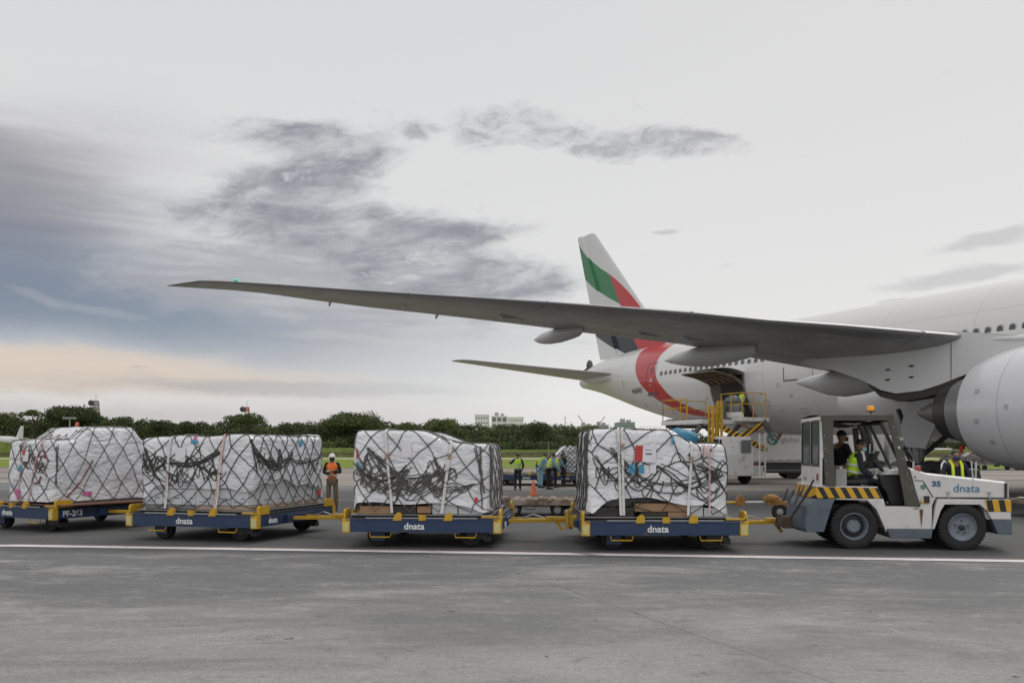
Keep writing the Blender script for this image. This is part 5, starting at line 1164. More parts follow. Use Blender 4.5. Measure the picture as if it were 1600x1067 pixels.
# cab: rear panel with two windows
def frame_quad(name, C4, w_, y0, y1, m_, par=tug):
    cx = sum(c[0] for c in C4)/4; cz = sum(c[1] for c in C4)/4; k = len(C4); inner = [(c[0]+(cx-c[0])*w_/abs(c[0]-cx+1e-6)*1.0 if abs(c[0]-cx) > w_ else cx, c[1]+(cz-c[1])*w_/abs(c[1]-cz+1e-6)) for c in C4]
    mb = MB(); mb.v = [(a,y0,b) for a,b in C4]+[(a,y0,b) for a,b in inner]+[(a,y1,b) for a,b in C4]+[(a,y1,b) for a,b in inner]
    for i in range(k):
        j = (i+1) % k; mb.f += [(i,j,k+j,k+i),(2*k+i,3*k+i,3*k+j,2*k+j),(i,2*k+i,2*k+j,j),(k+i,k+j,3*k+j,3*k+i)]
    mb.mi = [0]*len(mb.f); return mb.build(name, m_, par, bevel=.003), inner
CX = T(1286,0)[0]; z1_ = T(0,760)[1]; ztop = T(0,650)[1]; zs_ = T(0,729)[1]
mb = MB().box(CX-.03,CX+.01,.03,TW-.03,z1_-.02,zs_).box(CX-.03,CX+.01,.03,TW-.03,ztop-.06,ztop)
for y0_, y1_ in ((.03,.09),(.80,.88),(TW-.09,TW-.03)): mb.box(CX-.03,CX+.01,y0_,y1_,zs_,ztop-.06)
mb.build('cab_rear_frame', TWHITE, tug, bevel=.006)
for y0_, y1_ in ((.09,.80),(.88,TW-.09)):
    wf_ = MB().box(CX-.04,CX-.02,y0_,y0_+.04,zs_,ztop-.06).box(CX-.04,CX-.02,y1_-.04,y1_,zs_,ztop-.06).box(CX-.04,CX-.02,y0_+.04,y1_-.04,zs_,zs_+.04).box(CX-.04,CX-.02,y0_+.04,y1_-.04,ztop-.1,ztop-.06).build('rear_window', BLKM, tug, bevel=.003)
    MB().box(CX-.022,CX-.016,y0_+.03,y1_-.03,zs_+.03,ztop-.09).build('pane', GLD, wf_)
MB().box(CX-.05,CX-.03,.18,.26,1.22,1.34).build('tail_lamp', mat('tail_red', (.22,.05,.04), .3), tug, bevel=.004)
MB().box(CX-.05,CX-.03,1.2,1.4,1.2,1.26).build('hinge', METAL, tug, bevel=.003)
# canvas canopy: rear curtain, roof, front slanting curtain
def canv(name, poly, y0, y1): return MB().prism(poly, y0, y1).build(name, CANV, tug, bevel=.008)
cano = canv('rear_curtain', TP(1285,649, 1304,650, 1303.5,690, 1305,730, 1308.5,760.4, 1291,760.4, 1288,700), .0, .035)
canv('rear_curtain', TP(1285,649, 1304,650, 1303.5,690, 1305,730, 1308.5,760.4, 1291,760.4, 1288,700), TW-.035, TW)
mb = MB()
def rf(a, b_): x = T(1284,0)[0]+(T(1397.5,0)[0]-T(1284,0)[0])*a; return (x, TW*b_, T(0,648.4)[1]+.012*sin(a*pi*3)*sin(pi*b_)+.03*sin(pi*b_))
mb.grid(rf, 14, 10).grid(lambda a, b_: (rf(a,b_)[0], rf(a,b_)[1], rf(a,b_)[2]-.03), 14, 10).box(T(1284,0)[0],T(1397.5,0)[0],-.004,.03,T(0,656.5)[1],T(0,648)[1]).box(T(1284,0)[0],T(1396,0)[0],TW-.03,TW+.004,T(0,656.5)[1],T(0,648)[1]).box(T(1284,0)[0],T(1285,0)[0]+.01,0,TW,T(0,656.5)[1],T(0,648.8)[1])
mb.build('canopy_roof', CANV, tug)
canv('front_curtain', TP(1389,653, 1397.6,648.2, 1403,668, 1421,732, 1440,787, 1440.5,791.5, 1416.5,789, 1413,768, 1403,716), .0, .035)
canv('front_curtain', TP(1389,653, 1397.6,648.2, 1403,668, 1421,732, 1432,762, 1420,762, 1413,748, 1403,716), TW-.035, TW)
for u, v in ((1399,667),(1404,683),(1408,700),(1412,716),(1290,680),(1291,700),(1292,720),(1293,740),(1420,740),(1427,762)):
    x_, z_ = T(u, v); MB().lathe([(0,-.006),(.010,-.004),(.010,.004)], (x_,0,z_), (0,1,0), 8).build('snap_fastener', METAL, cano)
x_, z_ = T(1406.5,700); MB().ell((x_,-.01,z_), .025,.012,.035,10,6).build('pull_handle', METAL, tug, 60)
# headliner hanging under the roof, inner frame tubes
mb = MB(); mb.grid(lambda a, b_: (T(1300,0)[0]+1.02*a, .1+(TW-.25)*b_, T(0,656)[1]-.10*sin(pi*min(1, a*1.02))*.9-.03*sin(b_*9)*a), 12, 8); mb.build('headliner', mat('headliner', (.05,.045,.038), .9, var=.4, vs=4), tug)
fr_ = MB()
for y_ in (.06, TW-.06):
    fr_.tube([(T(1297,0)[0],y_,1.10),(T(1294,0)[0],y_,T(0,662)[1]),(T(1300,0)[0],y_,T(0,655)[1]),(T(1388,0)[0],y_,T(0,655)[1]),(T(1394,0)[0],y_,T(0,660)[1]),(T(1430,0)[0],y_,T(0,764)[1])], .02, 8)
fr_.cyl((T(1300,0)[0],.06,T(0,657)[1]),(T(1300,0)[0],TW-.06,T(0,657)[1]), .018, 8).cyl((T(1388,0)[0],.06,T(0,657)[1]),(T(1388,0)[0],TW-.06,T(0,657)[1]), .018, 8).tube([(T(1312,0)[0],.4,T(0,656)[1]),(T(1322,0)[0],.5,T(0,667)[1]),(T(1340,0)[0],.5,T(0,665)[1]),(T(1352,0)[0],.5,T(0,657)[1])], .008, 5)
fr_.build('cab_frame', BLKM, tug, 60)
# windscreen standing across the cab
wx0, wz0 = T(1398, 668); wx1, wz1 = T(1428, 738)
wf = MB(); Y0w, Y1w = .12, TW-.1
for y_ in (Y0w, Y1w, .87): wf.bar((wx0-.18,y_,wz0+.08),(wx1-.08,y_,wz1-.04), .05 if y_ != .87 else .02, .05)
wf.bar((wx0-.18,Y0w,wz0+.08),(wx0-.18,Y1w,wz0+.08), .05,.05).bar((wx1-.08,Y0w,wz1-.04),(wx1-.08,Y1w,wz1-.04), .06,.06); wfo = wf.build('windscreen_frame', BLKM, tug)
MB().add([(wx0-.18,Y0w,wz0+.08),(wx0-.18,Y1w,wz0+.08),(wx1-.08,Y1w,wz1-.04),(wx1-.08,Y0w,wz1-.04)], [(0,1,2,3)]).build('windscreen', GLS, wfo)
# far side pillar and small door frame
MB().bar((T(1362,0)[0]+.15,TW-.08,2.2),(T(1372,0)[0]+.15,TW-.08,1.25), .1,.06).bar((T(1374,0)[0]+.15,TW-.08,2.2),(T(1394,0)[0]+.15,TW-.08,1.2), .1,.05).build('far_pillar', BLKM, tug)
MB().tube([(T(1368,0)[0],.25,T(0,693)[1]),(T(1367,0)[0],.25,T(0,707)[1]),(T(1374,0)[0],.25,T(0,708)[1]),(T(1374,0)[0],.25,T(0,692)[1])], .012, 6).build('mirror_bracket', METAL, tug)
# dash, steering wheel, seat
MB().prism(TP(1382,742, 1440,742, 1440,790, 1400,790, 1393,770, 1386,760), .25, TW-.15).build('dashboard', BLK, tug, bevel=.02)
MB().prism(TP(1398,735, 1432,733, 1440,742, 1390,742), .2, TW-.12).build('cowl_top', TWHITE, tug, bevel=.01)
MB().box(T(1380,0)[0],T(1385,0)[0],.45,.55,T(0,750)[1],T(0,735)[1]).build('pedal_box', mat('pale_box', (.4,.39,.36), .5), tug, bevel=.01)
sw = thing('steering_wheel', None, None); sw.parent = tug; sx_, sz_ = T(1376,718); cen = Vector((sx_, .55, sz_)); nrm = Vector((-.72,0,.70)).normalized(); a1 = Vector((0,1,0)); a2 = nrm.cross(a1)
MB().tube([cen+(a1*cos(k*pi/12)+a2*sin(k*pi/12))*.20 for k in range(24)], .016, 8, closed=True).build('rim', BLK, sw, 60)
MB().cyl(cen,cen-nrm*.42,.03,10).bar(cen,cen+a1*.2,.03,.015).bar(cen,cen-a1*.2,.03,.015).bar(cen,cen-a2*.2,.03,.015).tube([cen-nrm*.1,cen-nrm*.08+a1*-.22],.008,6).build('column', BLK, sw)
seat = thing('driver_seat', None, None); seat.parent = tug
MB().box(T(1326,0)[0],T(1366,0)[0],.28,.80,T(0,757)[1],T(0,750.5)[1]).build('cushion', BLK, seat, bevel=.025)
MB().prism(TP(1319,730, 1324,728, 1331,757, 1322,760), .28, .80).build('backrest', mat('seat_shell', (.45,.45,.45), .5), seat, bevel=.015)
MB().box(T(1312,0)[0],T(1330,0)[0],.22,.86,T(0,760)[1],T(0,733)[1]).build('seat_box', mat('seat_box', (.30,.30,.30), .6, var=.2), seat, bevel=.01)
MB().box(T(1314,0)[0],T(1322,0)[0],1.0,1.5,T(0,760)[1],T(0,716)[1]).box(T(1316,0)[0],T(1360,0)[0],1.0,1.5,T(0,757)[1],T(0,750)[1]).build('passenger_seat', BLK, tug, bevel=.02)
# clutter on the floor
MB().ell((T(1402,0)[0],.4,T(0,787)[1]), .07,.08,.035,10,6).ell((T(1412,0)[0],.35,T(0,784)[1]), .05,.06,.05,10,6).build('cloth_bundle', mat('cloth_pale', (.5,.42,.36), .8, var=.4, vs=20), tug, 60)
# beacon, handrail posts on the hood
bx_, bz_ = T(1379,648); be = MB().cyl((bx_+.06,.9,bz_-.02),(bx_+.06,.9,bz_+.10), .012, 8).box(bx_-.0,bx_+.12,.84,.96,bz_+.09,bz_+.11).build('beacon_stem', BLKM, tug)
MB().cyl((bx_+.06,.9,bz_+.11),(bx_+.06,.9,bz_+.20), .062, 16).build('beacon_lamp', mat('beacon_amber', (.75,.30,.02), .2, emit=.25), be, bevel=.015)
x_, z_ = T(1523,749); MB().tube([(x_-.01,.06,z_-.28),(x_,.05,z_),(x_-.02,.08,z_+.33)], .011, 8).build('sight_rod', mat('rod_pale', (.55,.55,.56), .3), tug, 60)
MB().tube([(T(1473,0)[0],1.55,T(0,742)[1]),(T(1473,0)[0],1.55,T(0,722)[1])], .022, 8).build('mirror_post', METAL, tug)
# wheels
for i, (u, rimtype) in enumerate(((1337, 0), (1505.5, 1))):
    for y_, side in ((.13, -1), (TW-.13, 1)):
        x_ = T(u, 0)[0]; r = .405; w_ = thing('wheel', None, None); w_.parent = tug
        tb = MB().lathe([(.24,-.11),(.30,-.135),(.365,-.135),(.395,-.115),(.398,-.05),(.398,.05),(.395,.115),(.365,.135),(.30,.135),(.24,.11)], (x_,y_,r), (0,1,0), 48)
        for k in range(36):
            a = 2*pi*k/36
            for s_ in (-1, 1):
                c_ = Vector((x_+.398*cos(a+s_*.03), y_+s_*.068, r+.398*sin(a+s_*.03))); d_ = Vector((cos(a),0,sin(a)))
                tb.bar(c_-Vector((0,.055,0)), c_+Vector((0,.055,0)), .028, .022, d_)
            c_ = Vector((x_+.372*cos(a), y_+side*.13, r+.372*sin(a))); tb.bar(c_-Vector((cos(a),0,sin(a)))*.02, c_+Vector((cos(a),0,sin(a)))*.02, .024, .016, (0,1,0))
        tb.build('tyre', TRED, w_, 35)
        rm = mat('rim_bluegrey', (.16,.19,.225), .45, var=.25, vs=8, dirt=(.07,.06,.05), ds=10); s_ = side
        if rimtype == 0:
            MB().lathe([(.245,.12*s_),(.235,.125*s_),(.215,.09*s_),(.20,.03*s_),(.19,-.03*s_),(0,-.03*s_)], (x_,y_,r), (0,1,0), 32).build('rim', rm, w_, 40)
            MB().lathe([(.19,.0),(.16,.005*s_),(.13,.005*s_)], (x_,y_,r), (0,1,0), 32).build('rim_well', BLK, w_, 40)
            hb = MB().lathe([(.125,-.02*s_),(.12,.07*s_),(.10,.095*s_),(0,.10*s_)], (x_,y_,r), (0,1,0), 24)
            for k in range(8): a = 2*pi*k/8; hb.cyl((x_+.09*cos(a),y_+.09*s_,r+.09*sin(a)),(x_+.09*cos(a),y_+.112*s_,r+.09*sin(a)), .012, 6)
            hb.build('hub', rm, w_, 40)
        else:
            MB().lathe([(.245,.12*s_),(.235,.13*s_),(.222,.10*s_),(.20,.085*s_),(.12,.07*s_),(.07,.075*s_),(0,.075*s_)], (x_,y_,r), (0,1,0), 32).build('rim', rm, w_, 40)
            hb = MB().lathe([(.052,.06*s_),(.05,.12*s_),(.03,.135*s_),(0,.135*s_)], (x_,y_,r), (0,1,0), 16)
            for k in range(5): a = 2*pi*k/5+.3; hb.cyl((x_+.11*cos(a),y_+.06*s_,r+.11*sin(a)),(x_+.11*cos(a),y_+.092*s_,r+.11*sin(a)), .014, 6)
            hb.build('hub', BLKM, w_, 40)
    MB().cyl((x_,.2,.4),(x_,TW-.2,.4), .06, 10).build('axle', BLKM, tug)
# ------------------------------------------------------------------ people
SKIN = mat('skin', (.26,.145,.09), .55, var=.08, vs=8); HAIR = mat('hair_black', (.008,.007,.007), .5); NAVY = mat('cloth_navy', (.014,.017,.03), .85, var=.25, vs=6); BLKC = mat('cloth_black', (.011,.011,.012), .85, var=.25, vs=6)
HIVIS = mat('vest_green', (.46,.78,.03), .7, var=.12, vs=8); HIVY = mat('vest_yellow', (.60,.72,.03), .7, var=.12, vs=8); ORNG = mat('vest_orange', (.75,.16,.02), .7, var=.1, vs=8)
REFL = mat('reflective_tape', (.55,.56,.56), .35); KHAKI = mat('cloth_khaki', (.13,.095,.06), .85, var=.2, vs=6); LBLUE = mat('shirt_blue', (.22,.42,.52), .8, var=.12, vs=6)
MASKB = mat('mask_pale_blue', (.28,.52,.56), .7); MASKD = mat('mask_dark', (.02,.03,.06), .7); SHOE = mat('shoe_black', (.012,.012,.012), .45); HELM = mat('helmet_white', (.65,.65,.64), .4); GLOVE = mat('glove_white', (.55,.55,.57), .8)
def skin_mesh(nodes, edges, root=0, sub=1):
    me = bpy.data.meshes.new('s'); bm = bmesh.new(); ly = bm.verts.layers.skin.verify(); vs = [bm.verts.new(p[0]) for p in nodes]
    for v_, p in zip(vs, nodes): v_[ly].radius = (p[1], p[1] if len(p) < 3 else p[2])
    vs[root][ly].use_root = True
    for a, b_ in edges: bm.edges.new((vs[a], vs[b_]))
    bm.to_mesh(me); bm.free(); o = bpy.data.objects.new('s', me); C.objects.link(o)
    o.modifiers.new('k', 'SKIN').use_smooth_shade = True; sb = o.modifiers.new('u', 'SUBSURF'); sb.levels = sub; sb.render_levels = sub
    bpy.context.view_layer.update(); r_ = bpy.data.meshes.new_from_object(o.evaluated_get(bpy.context.evaluated_depsgraph_get())); bpy.data.objects.remove(o); bpy.data.meshes.remove(me)
    return r_
def join_remesh(meshes, vox):
    bm = bmesh.new()
    for m_ in meshes: bm.from_mesh(m_); bpy.data.meshes.remove(m_)
    me = bpy.data.meshes.new('b'); bm.to_mesh(me); bm.free(); o = bpy.data.objects.new('b', me); C.objects.link(o)
    r_ = o.modifiers.new('r', 'REMESH'); r_.mode = 'VOXEL'; r_.voxel_size = vox; r_.use_smooth_shade = True; s_ = o.modifiers.new('s', 'SMOOTH'); s_.factor = .5; s_.iterations = 2
    bpy.context.view_layer.update(); q = bpy.data.meshes.new_from_object(o.evaluated_get(bpy.context.evaluated_depsgraph_get())); bpy.data.objects.remove(o); bpy.data.meshes.remove(me)
    return q
def link(me, name, m_, par):
    me.materials.clear(); me.materials.append(m_); me.shade_smooth(); o = bpy.data.objects.new(name, me); C.objects.link(o); o.parent = par; return o
def mbmesh(mb):
    me = bpy.data.meshes.new('x'); me.from_pydata(mb.v, [], mb.f); bm = bmesh.new(); bm.from_mesh(me); bmesh.ops.remove_doubles(bm, verts=bm.verts, dist=1e-5); bmesh.ops.recalc_face_normals(bm, faces=bm.faces); bm.to_mesh(me); bm.free(); return me
V3 = Vector
def hand(mb, wrist, direction, palm_n, side, curl=.5):
    """palm plus five separate fingers, each bending at its knuckles"""
    d = V3(direction).normalized(); n = V3(palm_n); n = (n-d*n.dot(d)).normalized(); s_ = d.cross(n)*side; w0_ = V3(wrist)
    mb.tube([w0_-d*.02, w0_+d*.02, w0_+d*.05, w0_+d*.085], [.024,.030,.036,.030], 8)
    mb.tube([w0_+d*.03-s_*.022, w0_+d*.085-s_*.03], [.016,.013], 6).tube([w0_+d*.03+s_*.02, w0_+d*.085+s_*.028], [.016,.013], 6)
    for i, L_ in enumerate((.068,.078,.072,.056)):
        b_ = w0_+d*.085+s_*(-.03+.02*i); p1 = b_+d*L_*.42-n*L_*.05; c1 = curl*1.1; d2 = d*cos(c1)-n*sin(c1); p2 = p1+d2*L_*.33; c2 = curl*1.9; d3 = d*cos(c2)-n*sin(c2); mb.tube([b_-d*.01, p1, p2, p2+d3*L_*.25], [.0095,.009,.0085,.007], 6)
    b_ = w0_+d*.025-s_*.03; p1 = b_+(d*.5-s_*.8-n*.15).normalized()*.035; p2 = p1+(d*.85-s_*.35-n*.4*curl).normalized()*.028; mb.tube([b_, p1, p2, p2+(d*.9-n*.4).normalized()*.02], [.014,.011,.0095,.008], 6)
def person(name_label, loc, rz, ht=1.72, shirt=NAVY, trousers=NAVY, vest=None, vest_style='full', hair=HAIR, mask=None, headgear=None, look=0.0, tilt=0.0, lean=0.0, sit=False,
           larm=((-.27,.06,1.14),(-.24,.20,.95)), rarm=((.27,.06,1.14),(.24,.20,.95)), legs=None, group=None, vox=.014, gloves=False, shield=False, sleeves=True, gown=None, badge=False):
    """own frame: facing +Y, feet at z 0 (seated: seat height .47)"""
    e = thing('person', name_label, 'person', loc, rz, group); e.scale = (ht/1.72,)*3
    pz = .93
    J = {}
    if sit: hip = .50; J['pel'] = V3((0,0,.55)); dz = hip+.05-pz
    else: J['pel'] = V3((0,0,.93)); dz = 0
    def up(y, z): # torso point leaned forward about the pelvis
        h_ = z-pz; return V3((0, y+h_*sin(lean), pz+dz+h_*cos(lean)))
    J['belly'], J['chest'], J['upc'], J['neck'] = up(0,1.08), up(.0,1.24), up(-.005,1.38), up(.01,1.475)
    sh = [up(-.005,1.415)+V3((s_*.165,0,0)) for s_ in (-1,1)]
    hd = up(.035,1.595); cl = (shirt.name != 'x')
    def arm(s_, a): 
        el, wr = V3(a[0]), V3(a[1]); return el+V3((0,0,dz)), wr+V3((0,0,dz))
    arms = [arm(-1, larm), arm(1, rarm)]
    if legs is None:
        if sit: legs = [[(-.095,.02,.53),(-.12,.44,.50),(-.12,.50,.09)],[(.095,.02,.53),(.12,.44,.50),(.12,.46,.09)]]
        else: legs = [[(-.09,.0,.88),(-.11,.03,.49),(-.12,-.02,.08)],[(.09,.0,.88),(.11,.04,.49),(.12,.02,.08)]]
    legs = [[V3(p) for p in l_] for l_ in legs]
    toes = [l_[2]+V3((0,.15,-.045)) for l_ in legs]; heels = [l_[2]+V3((0,-.04,-.04)) for l_ in legs]
    def graph(k, parts, rs):
        nodes = [(J['pel'], .115*k)]; edges = []
        def add(p, r_, par_): nodes.append((p, r_)); edges.append((par_, len(nodes)-1)); return len(nodes)-1
        if 'torso' in parts:
            b_ = add(J['belly'], .118*k, 0); c_ = add(J['chest'], .132*k, b_); u_ = add(J['upc'], .118*k, c_)
            if 'neck' in parts: n_ = add(J['neck'], .05*k, u_); add(up(.02,1.53), .048*k, n_)
            if 'arms' in parts:
                for i in (0,1): s_ = add(sh[i], .062*k, u_); e_ = add(arms[i][0], .043*k+rs, s_); add(arms[i][1], .029*k+rs, e_)
            elif 'caps' in parts:
                for i in (0,1): add(sh[i]*.96+J['upc']*.04, .068*k, u_)
        if 'legs' in parts:
            for i in (0,1): h_ = add(legs[i][0], .088*k, 0); kn = add(legs[i][1], .057*k+rs, h_); an = add(legs[i][2], .040*k+rs*1.6, kn)
            if 'feet' in parts:
                pass
        return skin_mesh(nodes, edges)
    # body: one continuous surface
    hm = MB().ell(hd, .073, .092, .108, 18, 12).ell(hd+V3((0,.055,-.062)), .046, .042, .04, 12, 8)
    yaw = look; Rm = Matrix.Translation(hd) @ Matrix.Rotation(yaw, 4, 'Z') @ Matrix.Rotation(tilt, 4, 'X') @ Matrix.Translation(-hd)
    hm.tube([hd+V3((0,.086,.018)), hd+V3((0,.104,-.018)), hd+V3((0,.110,-.030)), hd+V3((0,.09,-.036))], [.010,.013,.015,.012], 8)      # nose
    hm.ell(hd+V3((0,.088,-.062)), .024,.010,.009,8,6).ell(hd+V3((0,.087,-.076)), .020,.009,.008,8,6)                                     # lips
    hm.tube([hd+V3((-.042,.078,.026)), hd+V3((0,.09,.028)), hd+V3((.042,.078,.026))], .010, 6)                                          # brow
    for s_ in (-1,1): hm.ell(hd+V3((s_*.076,-.004,-.008)), .010,.020,.032,8,6)                                                          # ears
    hm.v = [tuple(Rm @ V3(p)) for p in hm.v]
    hn = MB()
    for i, s_ in ((0,-1),(1,1)):
        d_ = (arms[i][1]-arms[i][0]).normalized(); hand(hn, arms[i][1], d_, V3((s_*.3,-.2,1)) if abs(d_.z) < .8 else V3((s_,0,0)), s_, .7)
    ft = MB()
    for i in (0,1): ft.tube([heels[i], legs[i][2]+V3((0,.04,-.03)), toes[i]], [.036,.042,.03], 8)
    bm_ = join_remesh([graph(.92, ('torso','neck','arms','legs'), 0), mbmesh(hm), mbmesh(hn), mbmesh(ft)], vox*.75)
    link(bm_, 'body', SKIN, e)
    if gown: shirt = gown
    link(graph(1.08, ('torso','arms'), .012), 'shirt', shirt, e)
    link(graph(1.06, ('legs',), .014), 'trousers', trousers, e)
    if gown:
        g_ = MB(); c_ = J['pel']; g_.lathe([(.15,.28),(.19,.0),(.22,-.3),(.20,-.42)], (c_.x,c_.y,c_.z), (0,0,1), 20); g_.build('gown_skirt', gown, e, 60)
    if vest:
        vm = graph(1.24, ('torso','caps'), 0); vo = link(vm, 'vest', vest, e)
        if vest_style == 'braces':
            bpy.data.objects.remove(vo); mb = MB()
            for s_ in (-1,1): mb.tube([up(.155,1.06)+V3((s_*.085,0,0)), up(.165,1.25)+V3((s_*.085,0,0)), up(.13,1.41)+V3((s_*.085,0,0)), up(.0,1.50)+V3((s_*.09,0,0)), up(-.14,1.40)+V3((s_*.085,0,0)), up(-.15,1.1)+V3((s_*.085,0,0))], .028, 6)
            vo = mb.build('vest', vest, e, 60)
        else:
            for zz in (1.07, 1.2):
                c_ = up(0, zz); ax_ = (up(0,1.4)-up(0,1.0)).normalized(); MB().lathe([(.158,-.022),(.166,-.02),(.166,.02),(.158,.022)], c_, ax_, 24).build('reflective_band', REFL, vo, 40)
    sh_ = MB()
    for i in (0,1): sh_.tube([heels[i]+V3((0,-.02,0)), legs[i][2]+V3((0,.03,-.025)), toes[i]+V3((0,-.03,.0)), toes[i]+V3((0,.03,-.005))], [.036,.052,.044,.026], 10)
    sh_.build('shoes', SHOE, e, 60)
    # hair cap and face
    hp = MB()
    if headgear != 'helmet':
        hp.ell(hd+V3((0,-.014,.022)), .080, .096, .102, 18, 12, -.15); 
        if hair: hp.v = [tuple(Rm @ V3((p[0], p[1], p[2]+.006*noise.noise(V3(p)*30)))) for p in hp.v]; hp.build('hair', hair, e, 70)
    if headgear == 'helmet':
        hp.ell(hd+V3((0,-.008,.03)), .098, .118, .105, 20, 12, -.1).lathe([(.10,.0),(.118,.0),(.118,.012),(.10,.012)], hd+V3((0,.01,.018)), (0,0,1), 24); hp.v = [tuple(Rm @ V3(p)) for p in hp.v]; hp.build('helmet', HELM, e, 60)
    if headgear == 'cap':
        hp = MB().ell(hd+V3((0,-.008,.03)), .086, .102, .088, 18, 10, 0).prism([(-.06,.07),(-.05,.15),(0,.175),(.05,.15),(.06,.07)], .035, .045, 'z'); hp.v = hp.v[:-10]+[(p[0]+hd.x, p[1]+hd.y, p[2]+hd.z) for p in hp.v[-10:]]; hp.v = [tuple(Rm @ V3(p)) for p in hp.v]; hp.build('cap', BLKC, e, 50)
    ey = MB()
    for s_ in (-1,1): ey.ell(hd+V3((s_*.030,.084,.008)), .011,.008,.006,8,6)
    ey.v = [tuple(Rm @ V3(p)) for p in ey.v]; ey.build('eyes', BLK, e, 60)
    if mask:
        mm_ = MB().grid(lambda a, b_: Rm @ (hd+V3((.072*sin((a-.5)*2.5), (.104+.010*sin(pi*b_))*cos((a-.5)*1.9)+.006, -.012-.080*b_))), 12, 6)
        o = mm_.build('face_mask', mask, e, 70); sd = o.modifiers.new('s', 'SOLIDIFY'); sd.thickness = .004; sd.offset = 1
    if shield:
        mm_ = MB().grid(lambda a, b_: Rm @ (hd+V3((.10*sin((a-.5)*2.4), .135*cos((a-.5)*2.0), .06-.2*b_))), 12, 4); mm_.build('face_shield', mat('visor', (.35,.4,.42), .1, alpha=.3, var=0), e, 70)
    if badge: c_ = sh[0]+V3((-.06,.03,-.10)); MB().box(c_.x-.012,c_.x+.004,c_.y-.03,c_.y+.03,c_.z-.035,c_.z+.035).build('arm_badge', LET, e, bevel=.01)
    if gloves:
        gl = MB()
        for i, s_ in ((0,-1),(1,1)): d_ = (arms[i][1]-arms[i][0]).normalized(); hand(gl, arms[i][1]-d_*.012, d_, V3((s_*.3,-.2,1)), s_, .7)
        gm = join_remesh([mbmesh(gl)], .006); o = link(gm, 'gloves', GLOVE, e); o.modifiers.new('d', 'DISPLACE').strength = .005; o.modifiers['d'].mid_level = 0
    return e
# driver in the tow tractor: faces the front (+x), left of the seat centre
tx, ty = 5.0, 16.47
seat_z = T(0,750.5)[1]-.47
TY = -radians(6.5)
def tl_(x, y, z=0): return (tx+x*cos(TY)-y*sin(TY), ty+x*sin(TY)+y*cos(TY), z)
person('seated driver in a bright green vest with a pale blue mask, holding the steering wheel', tl_(T(1334,0)[0]+.12, .53, seat_z-.05), -pi/2+TY, 1.64, NAVY, NAVY, HIVIS, mask=MASKB, sit=True, look=-.55, tilt=-.3, lean=.2,
       larm=((-.22,.20,1.12),(-.12,.42,1.02)), rarm=((.25,.13,1.10),(.16,.36,.98)), legs=[[(-.09,.03,.53),(-.11,.44,.56),(-.10,.62,.16)],[(.09,.03,.53),(.12,.46,.55),(.12,.68,.18)]], gloves=True, vox=.012)
q = (1313-800)*17.75/F
person('man in black uniform and cap with a face shield, behind the driver', (q, 17.75, .40), radians(-70), 1.76, BLKC, BLKC, None, headgear='cap', hair=HAIR, mask=MASKD, shield=True, look=0, badge=True, larm=((-.27,.04,1.14),(-.14,.24,1.10)), rarm=((.27,.04,1.14),(.14,.26,1.12)))
q = (1492-800)*18.6/F
person('man in a navy shirt with yellow vest straps and dark mask, beyond the tug hood', (q, 18.6, .0), pi-.12, 1.78, NAVY, NAVY, HIVY, 'braces', mask=MASKD, larm=((-.28,.05,1.12),(-.26,.2,.95)), rarm=((.28,.05,1.12),(.27,.22,.95)))
person('worker in a white helmet and orange vest standing between the third and second loads', ((519-800)*26.5/F, 26.5, 0), pi+.15, 1.66, BLKC, KHAKI, ORNG, 'full', headgear='helmet', mask=BLKC, larm=((-.25,.03,1.15),(-.05,.20,1.20)), rarm=((.25,.03,1.15),(.05,.20,1.12)))
person('worker in a bright green vest seen from behind, left of the traffic cone', ((809-800)*40/F, 40, 0), .1, 1.62, NAVY, NAVY, HIVIS, larm=((-.33,.10,1.22),(-.36,.16,1.28)), rarm=((.27,.06,1.16),(.24,.2,.98)), vox=.02)
person('worker in a light blue shirt leaning over the blue dolly', ((844-800)*42.5/F, 42.5, 0), -1.2, 1.66, LBLUE, mat('trousers_blue', (.20,.36,.48), .8), HIVY, 'braces', lean=.35, larm=((-.22,.3,1.1),(-.15,.45,.95)), rarm=((.22,.3,1.1),(.15,.45,.95)), vox=.02)
person('bending worker in dark trousers and yellow vest, right of the blue shirted worker', ((857-800)*41/F, 41, 0), -1.3, 1.66, LBLUE, BLKC, HIVY, 'full', lean=.35, larm=((-.2,.3,1.1),(-.15,.5,.95)), rarm=((.2,.3,1.1),(.15,.5,.9)), vox=.02)
person('worker reaching forward over the dolly, behind the bending one', ((867-800)*43/F, 43, 0), -1.6, 1.68, mat('shirt_teal', (.10,.22,.28), .8), BLKC, HIVY, 'full', lean=.5, larm=((-.2,.42,1.05),(-.12,.6,.8)), rarm=((.2,.42,1.05),(.12,.6,.78)), vox=.02)
person('dark clothed worker beside the far netted load', ((881-800)*44/F, 44, 0), 1.9, 1.68, BLKC, NAVY, None, larm=((-.25,.15,1.15),(-.1,.35,1.15)), rarm=((.25,.15,1.15),(.1,.35,1.1)), vox=.02)
